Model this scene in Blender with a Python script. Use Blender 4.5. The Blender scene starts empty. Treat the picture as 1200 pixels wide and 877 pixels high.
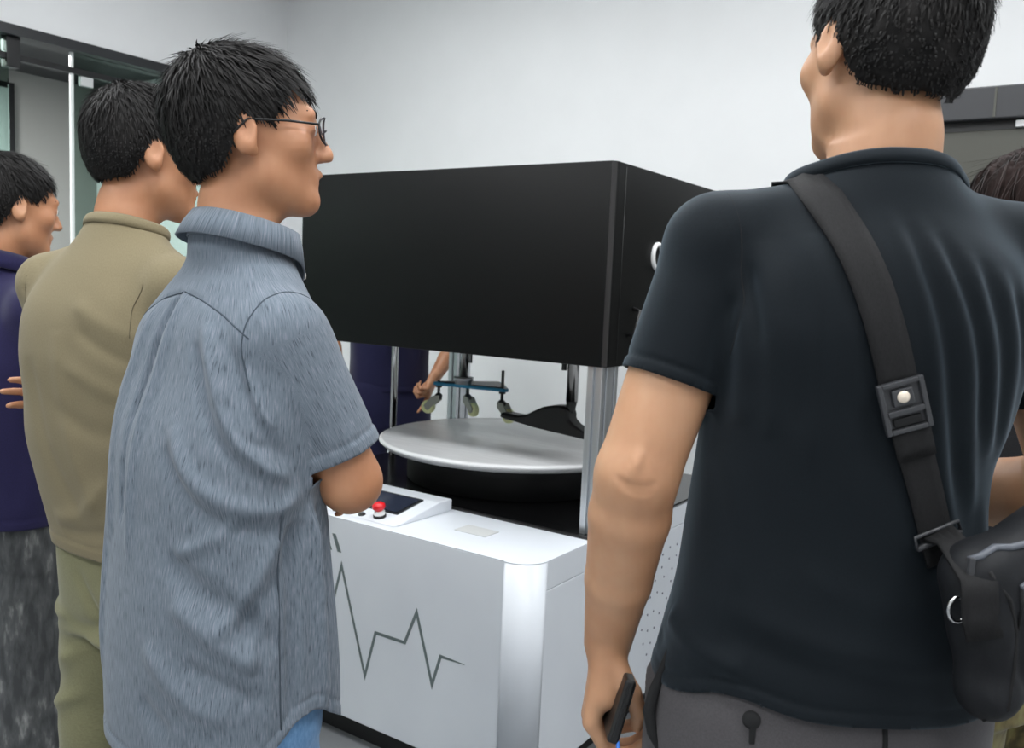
import bpy, bmesh, math, random
import numpy as np
from mathutils import Matrix, Vector
random.seed(4); RNG = np.random.default_rng(7)
C = bpy.context.scene.collection
SC = bpy.context.scene
PI = math.pi
D2R = math.radians

# ------------------------------------------------------------------ camera
FPX, PITCH, ROLL, EYE = 1020.0, D2R(5.82), D2R(2.5), 1.30
cam_d = bpy.data.cameras.new('camera'); cam = bpy.data.objects.new('camera', cam_d); C.objects.link(cam)
cam_d.sensor_width = 36.0; cam_d.lens = FPX / 1200 * 36.0; cam_d.clip_start = 0.05; cam_d.clip_end = 60
_F = Vector((0, math.cos(PITCH), -math.sin(PITCH))); _U0 = Vector((0, math.sin(PITCH), math.cos(PITCH))); _R0 = Vector((1, 0, 0))
_R = _R0 * math.cos(ROLL) + _U0 * math.sin(ROLL); _U = _U0 * math.cos(ROLL) - _R0 * math.sin(ROLL)
cam.matrix_world = Matrix(((_R.x, _U.x, -_F.x, 0), (_R.y, _U.y, -_F.y, 0), (_R.z, _U.z, -_F.z, EYE), (0, 0, 0, 1)))
SC.camera = cam
cam_d.dof.use_dof = True; cam_d.dof.focus_distance = 1.35; cam_d.dof.aperture_fstop = 9.0

# ------------------------------------------------------------------ world, exposure, light levels
W = bpy.data.worlds.new('world'); SC.world = W; W.use_nodes = True
W.node_tree.nodes['Background'].inputs[0].default_value = (0.8, 0.9, 1.0, 1); W.node_tree.nodes['Background'].inputs[1].default_value = 0.3
SC.view_settings.view_transform = 'Standard'; SC.view_settings.look = 'None'
SC.view_settings.exposure = 0.0; SC.view_settings.gamma = 1.0; SC.view_settings.use_curve_mapping = False
PANEL_WATTS = 19.0          # each ceiling LED panel of this room
HALL_WATTS = 110.0            # the panels of the hall behind the glass
LAMP_COLOUR = (0.975, 0.98, 0.985)

# the room and the machine share one frame: x along the machine's front, y away from it
YAW = D2R(55.88 - 90.0)
FRAME = Matrix.Rotation(YAW, 4, 'Z') @ Matrix.Translation((-1.65, 2.46, 0))

# ------------------------------------------------------------------ materials
def mat(name, col, rough=0.5, metal=0.0, **kw):
    m = bpy.data.materials.new(name); m.use_nodes = True
    b = m.node_tree.nodes['Principled BSDF']
    b.inputs['Base Color'].default_value = (*col, 1); b.inputs['Roughness'].default_value = rough; b.inputs['Metallic'].default_value = metal
    for k, v in kw.items(): b.inputs[k.replace('_', ' ')].default_value = v
    return m
def nd(m, t, **kw):
    n = m.node_tree.nodes.new(t)
    for k, v in kw.items(): setattr(n, k, v)
    return n
def lk(m, a, b): m.node_tree.links.new(a, b)
def bsdf(m): return m.node_tree.nodes['Principled BSDF']
def noise_colour(m, cols, scale=(1, 1, 1), detail=3, coord='Object', bump=0.0, dist=0.002, attr=None, stops=None, noise=1.0, rough=0.55):
    """Colour variation and fine relief from one noise, in the object's own coordinates (or a named vector attribute)."""
    if attr: c = nd(m, 'ShaderNodeAttribute', attribute_name=attr).outputs['Vector']
    else: c = nd(m, 'ShaderNodeTexCoord').outputs[coord]
    mp = nd(m, 'ShaderNodeMapping'); mp.inputs['Scale'].default_value = scale; lk(m, c, mp.inputs[0])
    n = nd(m, 'ShaderNodeTexNoise'); n.inputs['Scale'].default_value = noise; n.inputs['Detail'].default_value = detail; n.inputs['Roughness'].default_value = rough
    lk(m, mp.outputs[0], n.inputs['Vector'])
    r = nd(m, 'ShaderNodeValToRGB'); e = r.color_ramp.elements
    while len(e) < len(cols): e.new(0.5)
    for i, cc in enumerate(cols):
        e[i].position = stops[i] if stops else 0.3 + 0.4 * i / max(1, len(cols) - 1); e[i].color = (*cc, 1)
    lk(m, n.outputs[0], r.inputs[0]); lk(m, r.outputs[0], bsdf(m).inputs['Base Color'])
    if bump:
        bp = nd(m, 'ShaderNodeBump'); bp.inputs['Strength'].default_value = bump; bp.inputs['Distance'].default_value = dist
        lk(m, n.outputs[0], bp.inputs['Height']); lk(m, bp.outputs[0], bsdf(m).inputs['Normal'])
    return m
def srgb(r, g, b):
    f = lambda c: (c / 255 / 12.92) if c <= 10.3 else ((c / 255 + 0.055) / 1.055) ** 2.4
    return (f(r), f(g), f(b))
def emit(name, col, s):
    m = mat(name, (0, 0, 0), 0.5); bsdf(m).inputs['Emission Color'].default_value = (*col, 1); bsdf(m).inputs['Emission Strength'].default_value = s
    return m
def skin(name, c0, c1, c2):
    m = mat(name, c1, 0.48); bsdf(m).inputs['Subsurface Weight'].default_value = 0.12; bsdf(m).inputs['Subsurface Radius'].default_value = (0.012, 0.004, 0.002)
    noise_colour(m, [c0, c1, c2], (14, 14, 9), 4, bump=0.06, dist=0.002)
    return m
M = {}
M['wall'] = noise_colour(mat('wall_paint', (.8, .8, .8), 0.75), [srgb(226, 227, 228), srgb(230, 231, 232)], (3, 3, 3), 4)
M['ceiling'] = mat('ceiling_paint', srgb(236, 236, 236), 0.8)
M['floor'] = noise_colour(mat('floor_epoxy', (.3, .3, .3), 0.28), [srgb(118, 121, 124), srgb(140, 143, 146)], (2.5, 2.5, 2.5), 6)
M['skirt'] = mat('skirting_paint', srgb(90, 92, 95), 0.5)
M['charcoal'] = mat('charcoal_metal', srgb(34, 36, 39), 0.45)
M['blackmetal'] = mat('black_frame_metal', srgb(13, 14, 16), 0.4)
M['hallwall'] = mat('hall_wall_paint', srgb(150, 151, 147), 0.8)
M['frost'] = mat('frosted_panel', srgb(205, 214, 212), 0.35)
M['white'] = noise_colour(mat('white_enamel', (.8, .8, .8), 0.36), [srgb(214, 219, 226), srgb(219, 224, 230)], (5, 5, 5), 2)
bsdf(M['white']).inputs['Coat Weight'].default_value = 0.08
M['hood'] = noise_colour(mat('black_powder_coat', (.01, .01, .01), 0.45), [srgb(9, 10, 10), srgb(13, 14, 14)], (300, 300, 300), 2, bump=0.12, dist=0.0006); bsdf(M['hood']).inputs['Specular IOR Level'].default_value = 0.2
M['highlightgrey'] = mat('satin_grey_highlight', srgb(58, 57, 57), 0.3, 0.5)
M['deck'] = mat('black_deck_enamel', srgb(9, 9, 10), 0.22)
M['plinth'] = mat('black_plinth', srgb(20, 21, 22), 0.5)
M['alu'] = noise_colour(mat('anodised_aluminium', (.6, .6, .6), 0.32, 0.85), [srgb(196, 200, 204), srgb(212, 216, 220)], (60, 60, 2), 2)
M['chrome'] = mat('chrome', srgb(205, 205, 205), 0.12, 1.0)
M['disc'] = noise_colour(mat('brushed_disc_metal', (.5, .5, .5), 0.30, 0.0), [srgb(206, 207, 208), srgb(220, 221, 222)], (6, 60, 6), 3)
M['discrim'] = mat('disc_rim_metal', srgb(232, 233, 234), 0.3, 0.0)
M['blue'] = mat('blue_painted_plate', srgb(26, 130, 170), 0.35)
M['darksteel'] = mat('dark_steel', srgb(72, 74, 74), 0.4, 0.7)
M['fork'] = mat('grey_cast_fork', srgb(168, 171, 162), 0.5, 0.1)
M['tyre'] = mat('pale_yellow_wheel', srgb(236, 240, 184), 0.5)
M['blackplastic'] = mat('black_plastic', srgb(14, 14, 15), 0.42)
M['red'] = mat('red_button_plastic', srgb(205, 24, 34), 0.3)
M['graphic'] = mat('grey_green_graphic', srgb(100, 112, 112), 0.5)
M['pad'] = mat('pale_grey_plate', srgb(196, 198, 198), 0.45)
M['screen'] = mat('dark_screen_glass', srgb(40, 46, 60), 0.12)
M['screenframe'] = mat('screen_frame', srgb(20, 23, 28), 0.3)
M['hole'] = mat('vent_hole_black', srgb(96, 98, 112), 0.6)
M['bufloop'] = mat('white_plastic', srgb(225, 226, 226), 0.4)
M['green'] = mat('green_ring', srgb(60, 120, 84), 0.4)
M['unit'] = mat('olive_grey_enamel', srgb(66, 66, 59), 0.5)
M['unitdark'] = mat('dark_grey_enamel', srgb(44, 45, 48), 0.5)
gl = mat('green_tinted_glass', srgb(178, 198, 190), 0.02); bsdf(gl).inputs['Transmission Weight'].default_value = 1.0; bsdf(gl).inputs['IOR'].default_value = 1.05; M['glass'] = gl
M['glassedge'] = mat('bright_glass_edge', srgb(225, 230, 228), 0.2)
M['panel'] = emit('led_panel', (0.95, 0.98, 1.0), 7.0)
M['hallpanel'] = emit('hall_led_panel', (0.95, 0.98, 1.0), 2.0)
M['skinR'] = skin('skin_warm', srgb(176, 130, 98), srgb(186, 140, 107), srgb(192, 149, 117))
M['skinT'] = skin('skin_tan', srgb(172, 119, 86), srgb(182, 129, 95), srgb(189, 139, 105))
M['hair'] = noise_colour(mat('black_hair', (.01, .01, .01), 0.6), [srgb(13, 12, 12), srgb(27, 25, 24)], (60, 60, 8), 3); bsdf(M['hair']).inputs['Specular IOR Level'].default_value = 0.2
M['hairbrown'] = noise_colour(mat('dark_brown_hair', (.02, .01, .01), 0.65), [srgb(15, 11, 10), srgb(40, 27, 24)], (70, 70, 5), 3); bsdf(M['hairbrown']).inputs['Specular IOR Level'].default_value = 0.12
M['eyewhite'] = mat('eye_white', srgb(225, 222, 216), 0.15)
M['iris'] = mat('dark_brown_iris', srgb(30, 20, 15), 0.1)
M['lip'] = mat('lip', srgb(165, 100, 88), 0.4)
M['lens'] = mat('spectacle_lens', srgb(200, 195, 210), 0.05); bsdf(M['lens']).inputs['Transmission Weight'].default_value = 0.9; bsdf(M['lens']).inputs['IOR'].default_value = 1.1

def cloth(name, cols, scale, detail=4, bump=0.25, dist=0.0012, rough=0.85, sheen=0.25, tint=(1, 1, 1), stops=None):
    m = mat(name, cols[0], rough); noise_colour(m, cols, scale, detail, attr='gc', bump=bump, dist=dist, stops=stops)
    b = bsdf(m); b.inputs['Sheen Weight'].default_value = sheen; b.inputs['Sheen Roughness'].default_value = 0.45; b.inputs['Sheen Tint'].default_value = (*tint, 1)
    b.inputs['Specular IOR Level'].default_value = 0.25
    return m
M['chambray'] = cloth('blue_grey_slub_chambray', [srgb(52, 61, 70), srgb(96, 106, 116), srgb(110, 119, 130), srgb(134, 138, 148)], (720, 720, 48), 4, 0.3, 0.0008, 0.9, 0.12, stops=[0.28, 0.42, 0.57, 0.74])
M['khaki'] = cloth('olive_khaki_jersey', [srgb(120, 110, 86), srgb(129, 119, 94)], (500, 500, 300), 2, 0.12, 0.0006, 0.9, 0.08)
M['oliveslack'] = cloth('olive_trouser_cloth', [srgb(112, 110, 82), srgb(124, 122, 92)], (500, 500, 300), 2, 0.1, 0.0006, 0.75, 0.15)
M['navytee'] = cloth('dark_slate_jersey', [srgb(11, 16, 20), srgb(15, 21, 26)], (600, 600, 300), 2, 0.10, 0.0005, 0.72, 0.22, (0.62, 0.78, 0.92)); bsdf(M['navytee']).inputs['Specular IOR Level'].default_value = 0.12
M['greyslack'] = cloth('charcoal_trouser_cloth', [srgb(66, 64, 66), srgb(75, 73, 75)], (700, 700, 500), 2, 0.12, 0.0005, 0.8, 0.1)
M['navyshirt'] = cloth('navy_cotton', [srgb(26, 23, 58), srgb(32, 29, 68)], (400, 400, 300), 2, 0.1, 0.0006, 0.85, 0.2)
M['opshirt'] = cloth('ink_navy_cotton', [srgb(30, 30, 62), srgb(35, 35, 70)], (400, 400, 300), 2, 0.1, 0.0006, 0.85, 0.2)
M['greydenim'] = cloth('washed_grey_denim', [srgb(62, 64, 66), srgb(84, 86, 87), srgb(150, 151, 150)], (60, 60, 14), 7, 0.2, 0.001, 0.9, 0.1, stops=[0.40, 0.58, 0.80])
M['jeans'] = cloth('faded_blue_denim', [srgb(88, 128, 170), srgb(110, 150, 190)], (300, 300, 90), 5, 0.2, 0.001, 0.9, 0.15)
M['blacktop'] = cloth('black_cotton', [srgb(28, 28, 31), srgb(35, 35, 38)], (400, 400, 300), 2, 0.1, 0.0006, 0.85, 0.2)
M['camo'] = cloth('olive_brown_patterned_cotton', [srgb(66, 60, 38), srgb(104, 94, 60), srgb(120, 116, 74)], (22, 22, 14), 4, 0.1, 0.0006, 0.85, 0.2, stops=[0.38, 0.5, 0.62])
M['shoe'] = mat('black_shoe_leather', srgb(26, 26, 28), 0.45)
M['sole'] = mat('white_shoe_sole', srgb(205, 205, 203), 0.6)
M['shoewhite'] = mat('white_shoe_leather', srgb(215, 215, 214), 0.5)
M['web'] = noise_colour(mat('black_webbing', (.02, .02, .02), 0.7), [srgb(24, 24, 25), srgb(33, 33, 34)], (900, 300, 300), 2, bump=0.3, dist=0.0006); bsdf(M['web']).inputs['Specular IOR Level'].default_value = 0.2
M['bag'] = noise_colour(mat('black_bag_nylon', (.02, .02, .02), 0.55), [srgb(20, 21, 24), srgb(26, 28, 31)], (500, 500, 500), 2, bump=0.15, dist=0.0005); bsdf(M['bag']).inputs['Specular IOR Level'].default_value = 0.2
M['ziptape'] = mat('grey_zip_tape', srgb(84, 88, 96), 0.45)
M['buckle'] = mat('dark_buckle_plastic', srgb(56, 57, 60), 0.35)
M['magnet'] = mat('bright_metal_stud', srgb(238, 224, 206), 0.3, 0.2)
M['phone'] = mat('black_phone_case', srgb(10, 11, 12), 0.45)
M['phoneglass'] = mat('black_phone_glass', srgb(6, 7, 8), 0.06)
M['phoneglint'] = mat('phone_glint_metal', srgb(60, 62, 64), 0.3, 0.8)
M['bluestrap'] = mat('blue_strap', srgb(52, 110, 196), 0.5)
M['shirtbutton'] = mat('pale_shirt_button', srgb(190, 184, 180), 0.3)
M['seamblue'] = mat('grey_blue_seam', srgb(62, 72, 82), 0.9); M['seamolive'] = mat('olive_seam', srgb(92, 84, 64), 0.9)
M['thread'] = mat('dark_seam_thread', srgb(12, 13, 15), 0.9)

# ------------------------------------------------------------------ mesh helpers
def mesh_obj(name, verts, faces, m, parent=None, smooth=False, matrix=None):
    me = bpy.data.meshes.new(name); me.from_pydata([tuple(v) for v in verts], [], [tuple(f) for f in faces]); me.update()
    o = bpy.data.objects.new(name, me); C.objects.link(o)
    for mm in (m if isinstance(m, (list, tuple)) else [m]): me.materials.append(mm)
    if smooth:
        for p in me.polygons: p.use_smooth = True
    if parent is not None: o.parent = parent
    if matrix is not None: o.matrix_world = matrix
    return o
class MB:
    """Collects shapes that belong to ONE part; build() links them as one mesh object."""
    def __init__(s): s.v = []; s.f = []; s.sm = []
    def add(s, v, f, smooth=False):
        n = len(s.v); s.v += [Vector(x) for x in v]; s.f += [tuple(i + n for i in q) for q in f]; s.sm += [smooth] * len(f); return s
    def bm(s, b, smooth=False):
        b.verts.index_update(); r = s.add([v.co.copy() for v in b.verts], [[v.index for v in f.verts] for f in b.faces], smooth); b.free(); return r
    def box(s, lo, hi, bevel=0.0, seg=2, rot=None):
        b = bmesh.new(); bmesh.ops.create_cube(b, size=1)
        c = [(a + d) / 2 for a, d in zip(lo, hi)]
        for v in b.verts: v.co = Vector([v.co[i] * (hi[i] - lo[i]) for i in range(3)])
        if bevel: bmesh.ops.bevel(b, geom=list(b.edges), offset=bevel, segments=seg, affect='EDGES', profile=0.5)
        for v in b.verts:
            if rot is not None: v.co = rot @ v.co
            v.co += Vector(c)
        return s.bm(b)
    def tube(s, pts, r, n=12, caps=True, closed=False):
        pts = [Vector(p) for p in pts]; k = len(pts); rs = r if isinstance(r, (list, tuple)) else [r] * k
        ring = []; up = None
        for i, p in enumerate(pts):
            a = pts[(i - 1) % k] if (i or closed) else p; b = pts[(i + 1) % k] if (i < k - 1 or closed) else p
            t = (b - a).normalized()
            if up is None: up = t.orthogonal().normalized()
            up = (up - t * up.dot(t)).normalized(); w = t.cross(up)
            ring.append([p + (up * math.cos(2 * PI * j / n) + w * math.sin(2 * PI * j / n)) * rs[i] for j in range(n)])
        v = [q for rr in ring for q in rr]; f = []
        for i in range(k if closed else k - 1):
            i2 = (i + 1) % k
            for j in range(n): f.append((i * n + j, i * n + (j + 1) % n, i2 * n + (j + 1) % n, i2 * n + j))
        if caps and not closed: f.append(tuple(range(n - 1, -1, -1))); f.append(tuple((k - 1) * n + j for j in range(n)))
        return s.add(v, f, True)
    def lathe(s, prof, n=48, c=(0, 0, 0), axis=None):
        q = Vector((0, 0, 1)).rotation_difference(Vector(axis)) if axis is not None else None
        v = []; f = []; k = len(prof)
        for j in range(n):
            a = 2 * PI * j / n
            for (r, z) in prof:
                p = Vector((r * math.cos(a), r * math.sin(a), z))
                if q: p = q @ p
                v.append(p + Vector(c))
        for j in range(n):
            for i in range(k - 1): f.append((j * k + i, ((j + 1) % n) * k + i, ((j + 1) % n) * k + i + 1, j * k + i + 1))
        return s.add(v, f, True)
    def prism(s, poly, lo, hi, axis='z'):
        """2D outline poly extruded between lo and hi along an axis; poly coordinates are the other two axes in order."""
        def P(a, b, c): return {'z': (a, b, c), 'y': (a, c, b), 'x': (c, a, b)}[axis]
        n = len(poly); v = [P(a, b, lo) for a, b in poly] + [P(a, b, hi) for a, b in poly]
        f = [tuple(range(n))[::-1], tuple(range(n, 2 * n))] + [(i, (i + 1) % n, n + (i + 1) % n, n + i) for i in range(n)]
        return s.add(v, f)
    def build(s, name, m, parent=None, matrix=None, bevel=0.0):
        o = mesh_obj(name, s.v, s.f, m, parent, False, matrix)
        o.data.polygons.foreach_set('use_smooth', s.sm)
        b = bmesh.new(); b.from_mesh(o.data); bmesh.ops.recalc_face_normals(b, faces=list(b.faces)); b.to_mesh(o.data); b.free()
        if bevel:
            md = o.modifiers.new('bevel', 'BEVEL'); md.width = bevel; md.segments = 2; md.limit_method = 'ANGLE'; md.angle_limit = D2R(40)
        return o
def thing(name, label, cat, matrix, group=None):
    o = bpy.data.objects.new(name, None); C.objects.link(o); o.empty_display_size = 0.1; o.matrix_world = matrix
    o['label'] = label; o['category'] = cat
    if group: o['group'] = group
    return o
def tag(o, label=None, cat=None, group=None, kind=None):
    for k, v in (('label', label), ('category', cat), ('group', group), ('kind', kind)):
        if v: o[k] = v
    return o
def struct(name, mb, m, label=None):
    o = mb.build(name, m, None, FRAME); o['kind'] = 'structure'
    if label: o['label'] = label
    return o
def piece(o, m=None):
    """a copy of a part that shares its mesh"""
    c = o.copy(); C.objects.link(c); return c

# ------------------------------------------------------------------ the room
XL, XR, YB, YF, ZC = -2.95, 4.6, 1.54, -5.2, 3.2
OP = (-4.2, 1.12, 2.475)                 # opening in the left wall: from y, to y, top
struct('floor', MB().box((-5.3, YF - .1, -.1), (XR + .1, YB + .1, 0)), M['floor'])
struct('ceiling', MB().box((-5.3, YF - .1, ZC), (XR + .1, YB + .1, ZC + .1)), M['ceiling'])
struct('wall_back', MB().box((-5.3, YB, 0), (XR + .1, YB + .1, ZC)), M['wall'])
struct('wall_right', MB().box((XR, YF, 0), (XR + .1, YB, ZC)), M['wall'])
struct('wall_front', MB().box((-5.3, YF - .1, 0), (XR + .1, YF, ZC)), M['wall'])
w = MB(); w.box((XL - .12, YF, OP[2]), (XL, YB, ZC)); w.box((XL - .12, OP[1], 0), (XL, YB, OP[2])); w.box((XL - .12, YF, 0), (XL, OP[0], OP[2]))
struct('wall_left', w, M['wall'])
struct('baseboard_back', MB().box((XL, YB - .012, 0), (XR, YB, .08)), M['skirt'])
struct('baseboard_right', MB().box((XR - .012, YF, 0), (XR, YB - .012, .08)), M['skirt'])
# the hall behind the glass
struct('wall_hall', MB().box((-5.3, YF, 0), (-5.2, YB, ZC)), M['hallwall'])
hb = MB(); hb.box((-5.2, YF, 2.72), (XL - .12, YB, 2.76)); struct('ceiling_hall', hb, M['charcoal'])
d = MB(); d.box((-5.2, -.75, 0), (-5.15, -.71, 2.62)); d.box((-5.2, .84, 0), (-5.15, .88, 2.62)); d.box((-5.2, -.71, 2.58), (-5.15, .84, 2.62)); d.box((-5.2, -.71, 0), (-5.15, .84, .08))
do = struct('door_1', d, M['blackmetal'])
dp = MB().box((-5.19, -.71, .08), (-5.165, .84, 2.58)).build('door_panel', M['frost'], do); dp.matrix_parent_inverse = Matrix()
# glass partition in the opening
gp = MB(); gp.box((XL - .13, OP[0], 2.425), (XL + .012, OP[1], 2.475)); win = struct('window_1', gp, M['charcoal'])
def winpart(name, mb, m): return mb.build(name, m, win)
winpart('transom_bar', MB().box((XL - .075, OP[0], 2.316), (XL - .035, OP[1], 2.345)), M['blackmetal'])
winpart('jamb', MB().box((XL - .12, OP[1] - .05, 0), (XL + .01, OP[1], 2.425)), M['blackmetal'])
winpart('jamb', MB().box((XL - .12, OP[0], 0), (XL + .01, OP[0] + .05, 2.425)), M['blackmetal'])
winpart('bottom_rail', MB().box((XL - .08, OP[0] + .05, 0), (XL - .03, OP[1] - .05, .06)), M['blackmetal'])
winpart('closer_bracket', MB().box((XL - .09, -.222, 2.276), (XL - .025, -.155, 2.425), .004), M['blackmetal'])
for y0, y1 in ((-4.15, -2.75), (-2.75, -1.45), (-1.45, -.2), (.125, 1.07)):
    winpart('glass_pane', MB().box((XL - .06, y0 + .004, .06), (XL - .048, y1 - .004, 2.425)), M['glass'])
winpart('glass_edge', MB().box((XL - .062, .112, .06), (XL - .046, .128, 2.425)), M['glassedge'])
winpart('patch_fitting', MB().box((XL - .07, .165, 2.262), (XL - .04, .235, 2.312), .004), M['pad'])

# ceiling lights: the room's LED panels, each a frame with a diffuser, and its lamp
def ceiling_light(x, y, z, wx, wy, watts, pm, label, group):
    t = thing('ceiling_light', label, 'ceiling light', FRAME @ Matrix.Translation((x, y, z)), group)
    f = MB()
    for lo, hi in (((-wx, -wy, -.02), (wx, -wy + .02, 0)), ((-wx, wy - .02, -.02), (wx, wy, 0)), ((-wx, -wy + .02, -.02), (-wx + .02, wy - .02, 0)), ((wx - .02, -wy + .02, -.02), (wx, wy - .02, 0))): f.box(lo, hi)
    f.build('frame', M['bufloop'], t)
    MB().box((-wx + .02, -wy + .02, -.012), (wx - .02, wy - .02, 0)).build('diffuser', pm, t)
    ld = bpy.data.lights.new('lamp', 'AREA'); ld.shape = 'RECTANGLE'; ld.size = 2 * wx - .06; ld.size_y = 2 * wy - .06; ld.energy = watts; ld.color = LAMP_COLOUR
    lo = bpy.data.objects.new('lamp', ld); C.objects.link(lo); lo.parent = t; lo.location = (0, 0, -.03)
for x in (-1.0, .9, 2.8):
    for y in (-3.7, -1.9, -.1):  # all out of view; the row nearest the front wall is added frontal fill
        ceiling_light(x, y, ZC, .6, .3, PANEL_WATTS, M['panel'], 'flat white LED panel set in the unseen ceiling of the showroom', 'LED panels in the showroom ceiling')
for y in (-3.2, -.4):
    ceiling_light(-4.1, y, 2.72, .3, .3, HALL_WATTS, M['hallpanel'], 'small LED panel in the dark hall ceiling behind the glass', 'LED panels in the hall ceiling')

# ------------------------------------------------------------------ the testing machine
tm = thing('testing_machine', 'white and black durability testing machine with a round metal turntable under a black hood', 'machine', FRAME)
def part(name, mb, m, parent=None, label=None, bevel=0.0):
    o = mb.build(name, m, parent or tm, None, bevel)
    if label: o['label'] = label
    return o
X0, X1, Y0, Y1, ZT = -.58, .592, -.777, .50, .642
def rounded_corner_outline():
    r = .072; out = [(X0, Y0)]
    out.append((X1 - r - .008, Y0))
    out.append((X1 - r - .006, Y0 - .004))
    for i in range(13):
        a = -PI / 2 + PI / 2 * i / 12; out.append((X1 - r + r * math.cos(a), Y0 - .004 + r + r * math.sin(a)))
    return out
# cabinet: front panel, rounded corner post, side panel, top ledge, plinth, deck
part('front_panel', MB().box((X0, Y0, .08), (X1 - .0805, Y0 + .02, ZT - .003)), M['white'], bevel=.002)
r = .072; oc = rounded_corner_outline()[1:]
inner = [(X1 - .02, Y0 + .07), (X1 - r - .008, Y0 + .02)]
o = part('corner_post', MB().prism(oc + inner, .08, ZT - .003), M['white'])
for p in o.data.polygons: p.use_smooth = abs(p.normal.z) < .5 and p.area < .02
part('side_panel', MB().box((X1 - .02, Y0 + .0685, .08), (X1, Y1, ZT - .075)), M['white'], bevel=.002)
part('side_rail', MB().box((X1 - .02, Y0 + .0685, ZT - .0735), (X1, Y1, ZT - .003)), M['white'], bevel=.0015)
part('side_panel', MB().box((X0, Y0 + .02, .08), (X0 + .02, Y1, ZT - .013)), M['white'], bevel=.002)
part('rear_panel', MB().box((X0, Y1 - .02, .08), (X1 - .02, Y1, ZT - .013)), M['white'])
YE = -.49
top = rounded_corner_outline() + [(X1, YE), (X0, YE)]
o = part('top_ledge', MB().prism(top, ZT - .003, ZT + .0), M['white'])
part('plinth', MB().box((X0 + .03, Y0 + .05, 0), (X1 - .05, Y1 - .03, .08)), M['plinth'])
part('deck', MB().box((X0 + .0005, YE + .014, ZT - .012), (X1 - .0, Y1 + .0005, ZT)), M['deck'], bevel=.002)
part('deck_edge', MB().box((X0, YE, ZT - .02), (X1, YE + .014, ZT + .006)), M['blackplastic'], bevel=.002)
# lettering left of the arm: slanted bars of the emblem, and the pulse line
for dx in (0, .036, -.036):
    q = [(-.105 + dx, .594), (-.092 + dx, .594), (-.068 + dx, .546), (-.083 + dx, .546)]
    part('emblem_bar', MB().prism([(a, b) for a, b in q], Y0 - .0008, Y0 + .001, 'y'), M['graphic'])
zig = [(-.56, .352), (-.33, .352), (-.285, .43), (-.215, .30), (-.185, .352), (-.15, .352), (-.107, .225), (-.03, .510), (.068, .222), (.103, .353), (.207, .354), (.244, .446), (.303, .268), (.328, .351), (.405, .351)]
def ribbon2d(pts, w):
    n = len(pts); L = []; R = []
    for i, p in enumerate(pts):
        p = Vector(p); a = (p - Vector(pts[i - 1])).normalized() if i else None; b = (Vector(pts[i + 1]) - p).normalized() if i < n - 1 else None
        a = a or b; b = b or a; na = Vector((-a.y, a.x)); nb = Vector((-b.y, b.x)); mdir = (na + nb).normalized()
        k = min(3.2, 1 / max(.2, mdir.dot(na))); ww = w / 2 * (0.15 if i == n - 1 else 1)
        L.append(p + mdir * ww * k); R.append(p - mdir * ww * k)
    return L, R
L_, R_ = ribbon2d(zig, .0085); mb = MB()
for i in range(len(zig) - 1):
    mb.prism([tuple(R_[i]), tuple(R_[i + 1]), tuple(L_[i + 1]), tuple(L_[i])], Y0 - .0008, Y0 + .001, 'y')
part('pulse_line', mb, M['graphic'])
# vent holes in the side panel: rings of small holes, joined (they are far too many and too small to pick apart)
mb = MB()
for ring, n in ((.03, 3), (.07, 7), (.11, 12), (.15, 18), (.185, 23)):
    for i in range(n):
        a = 2 * PI * i / n + ring * 9; y = .04 + ring * math.cos(a) * 1.05; z = .325 + ring * math.sin(a)
        mb.lathe([(0, .0012), (.0036, .0012), (.0036, -.002)], 8, (X1, y, z), (1, 0, 0))
tag(part('vent_holes', mb, M['hole']), kind='stuff')
# console: sloped box with touch screen and buttons
CX0, CX1 = -.56, .132
prof = [(-.71, ZT), (-.50, ZT), (-.50, ZT + .034), (-.56, ZT + .034), (-.745, ZT + .001)]
con = part('console', MB().prism(prof, CX0, CX1, 'x'), M['white'], bevel=.003)
sl = math.atan2(.033, .185)
def on_slope(x, t, h=0.0):     # t: distance up the slope from its front edge
    return Vector((x, -.745 + t * math.cos(sl) - h * math.sin(sl), ZT + .001 + t * math.sin(sl) + h * math.cos(sl)))
def slope_slab(x0, x1, t0, t1, h0, h1):
    v = [on_slope(x, t, h) for h in (h0, h1) for x, t in ((x0, t0), (x1, t0), (x1, t1), (x0, t1))]
    return MB().add(v, [(3, 2, 1, 0), (4, 5, 6, 7), (0, 1, 5, 4), (1, 2, 6, 5), (2, 3, 7, 6), (3, 0, 4, 7)])
scr = part('touch_screen', slope_slab(-.14, .083, .065, .178, -.002, .004), M['screenframe'])
o = slope_slab(-.13, .073, .073, .170, .004, .0046).build('screen_glass', M['screen'], scr)
def button(name, x, t, r, m, ring):
    a = (0, -math.sin(sl), math.cos(sl)); c = on_slope(x, t)
    o = part(name, MB().lathe([(0, .006), (r * .75, .006), (r, .004), (r, 0)], 20, c, a), m)
    MB().lathe([(r, 0), (r * 1.0, .004), (r * 1.35, .003), (r * 1.4, 0)], 20, c, a).build('button_ring', ring, o)
button('push_button', -.011, .022, .008, M['blackplastic'], M['blackplastic'])
button('push_button', -.080, .022, .006, M['pad'], M['green'])
c = on_slope(.046, .034); a = (0, -math.sin(sl), math.cos(sl))
es = part('emergency_stop', MB().lathe([(0, .042), (.012, .041), (.0175, .037), (.0185, .030), (.017, .025), (.012, .022), (.011, .016)], 28, c, a), M['red'], label='red mushroom emergency stop button')
MB().lathe([(.011, .020), (.0155, .016), (.016, .008), (.0155, .006)], 24, c, a).build('stop_collar', M['bufloop'], es)
MB().lathe([(.0155, .008), (.018, .006), (.018, 0)], 24, c, a).build('stop_base', M['blackplastic'], es)
part('recess_plate', MB().box((.262, -.655, ZT), (.364, -.590, ZT + .0025), .001), M['pad'])
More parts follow.
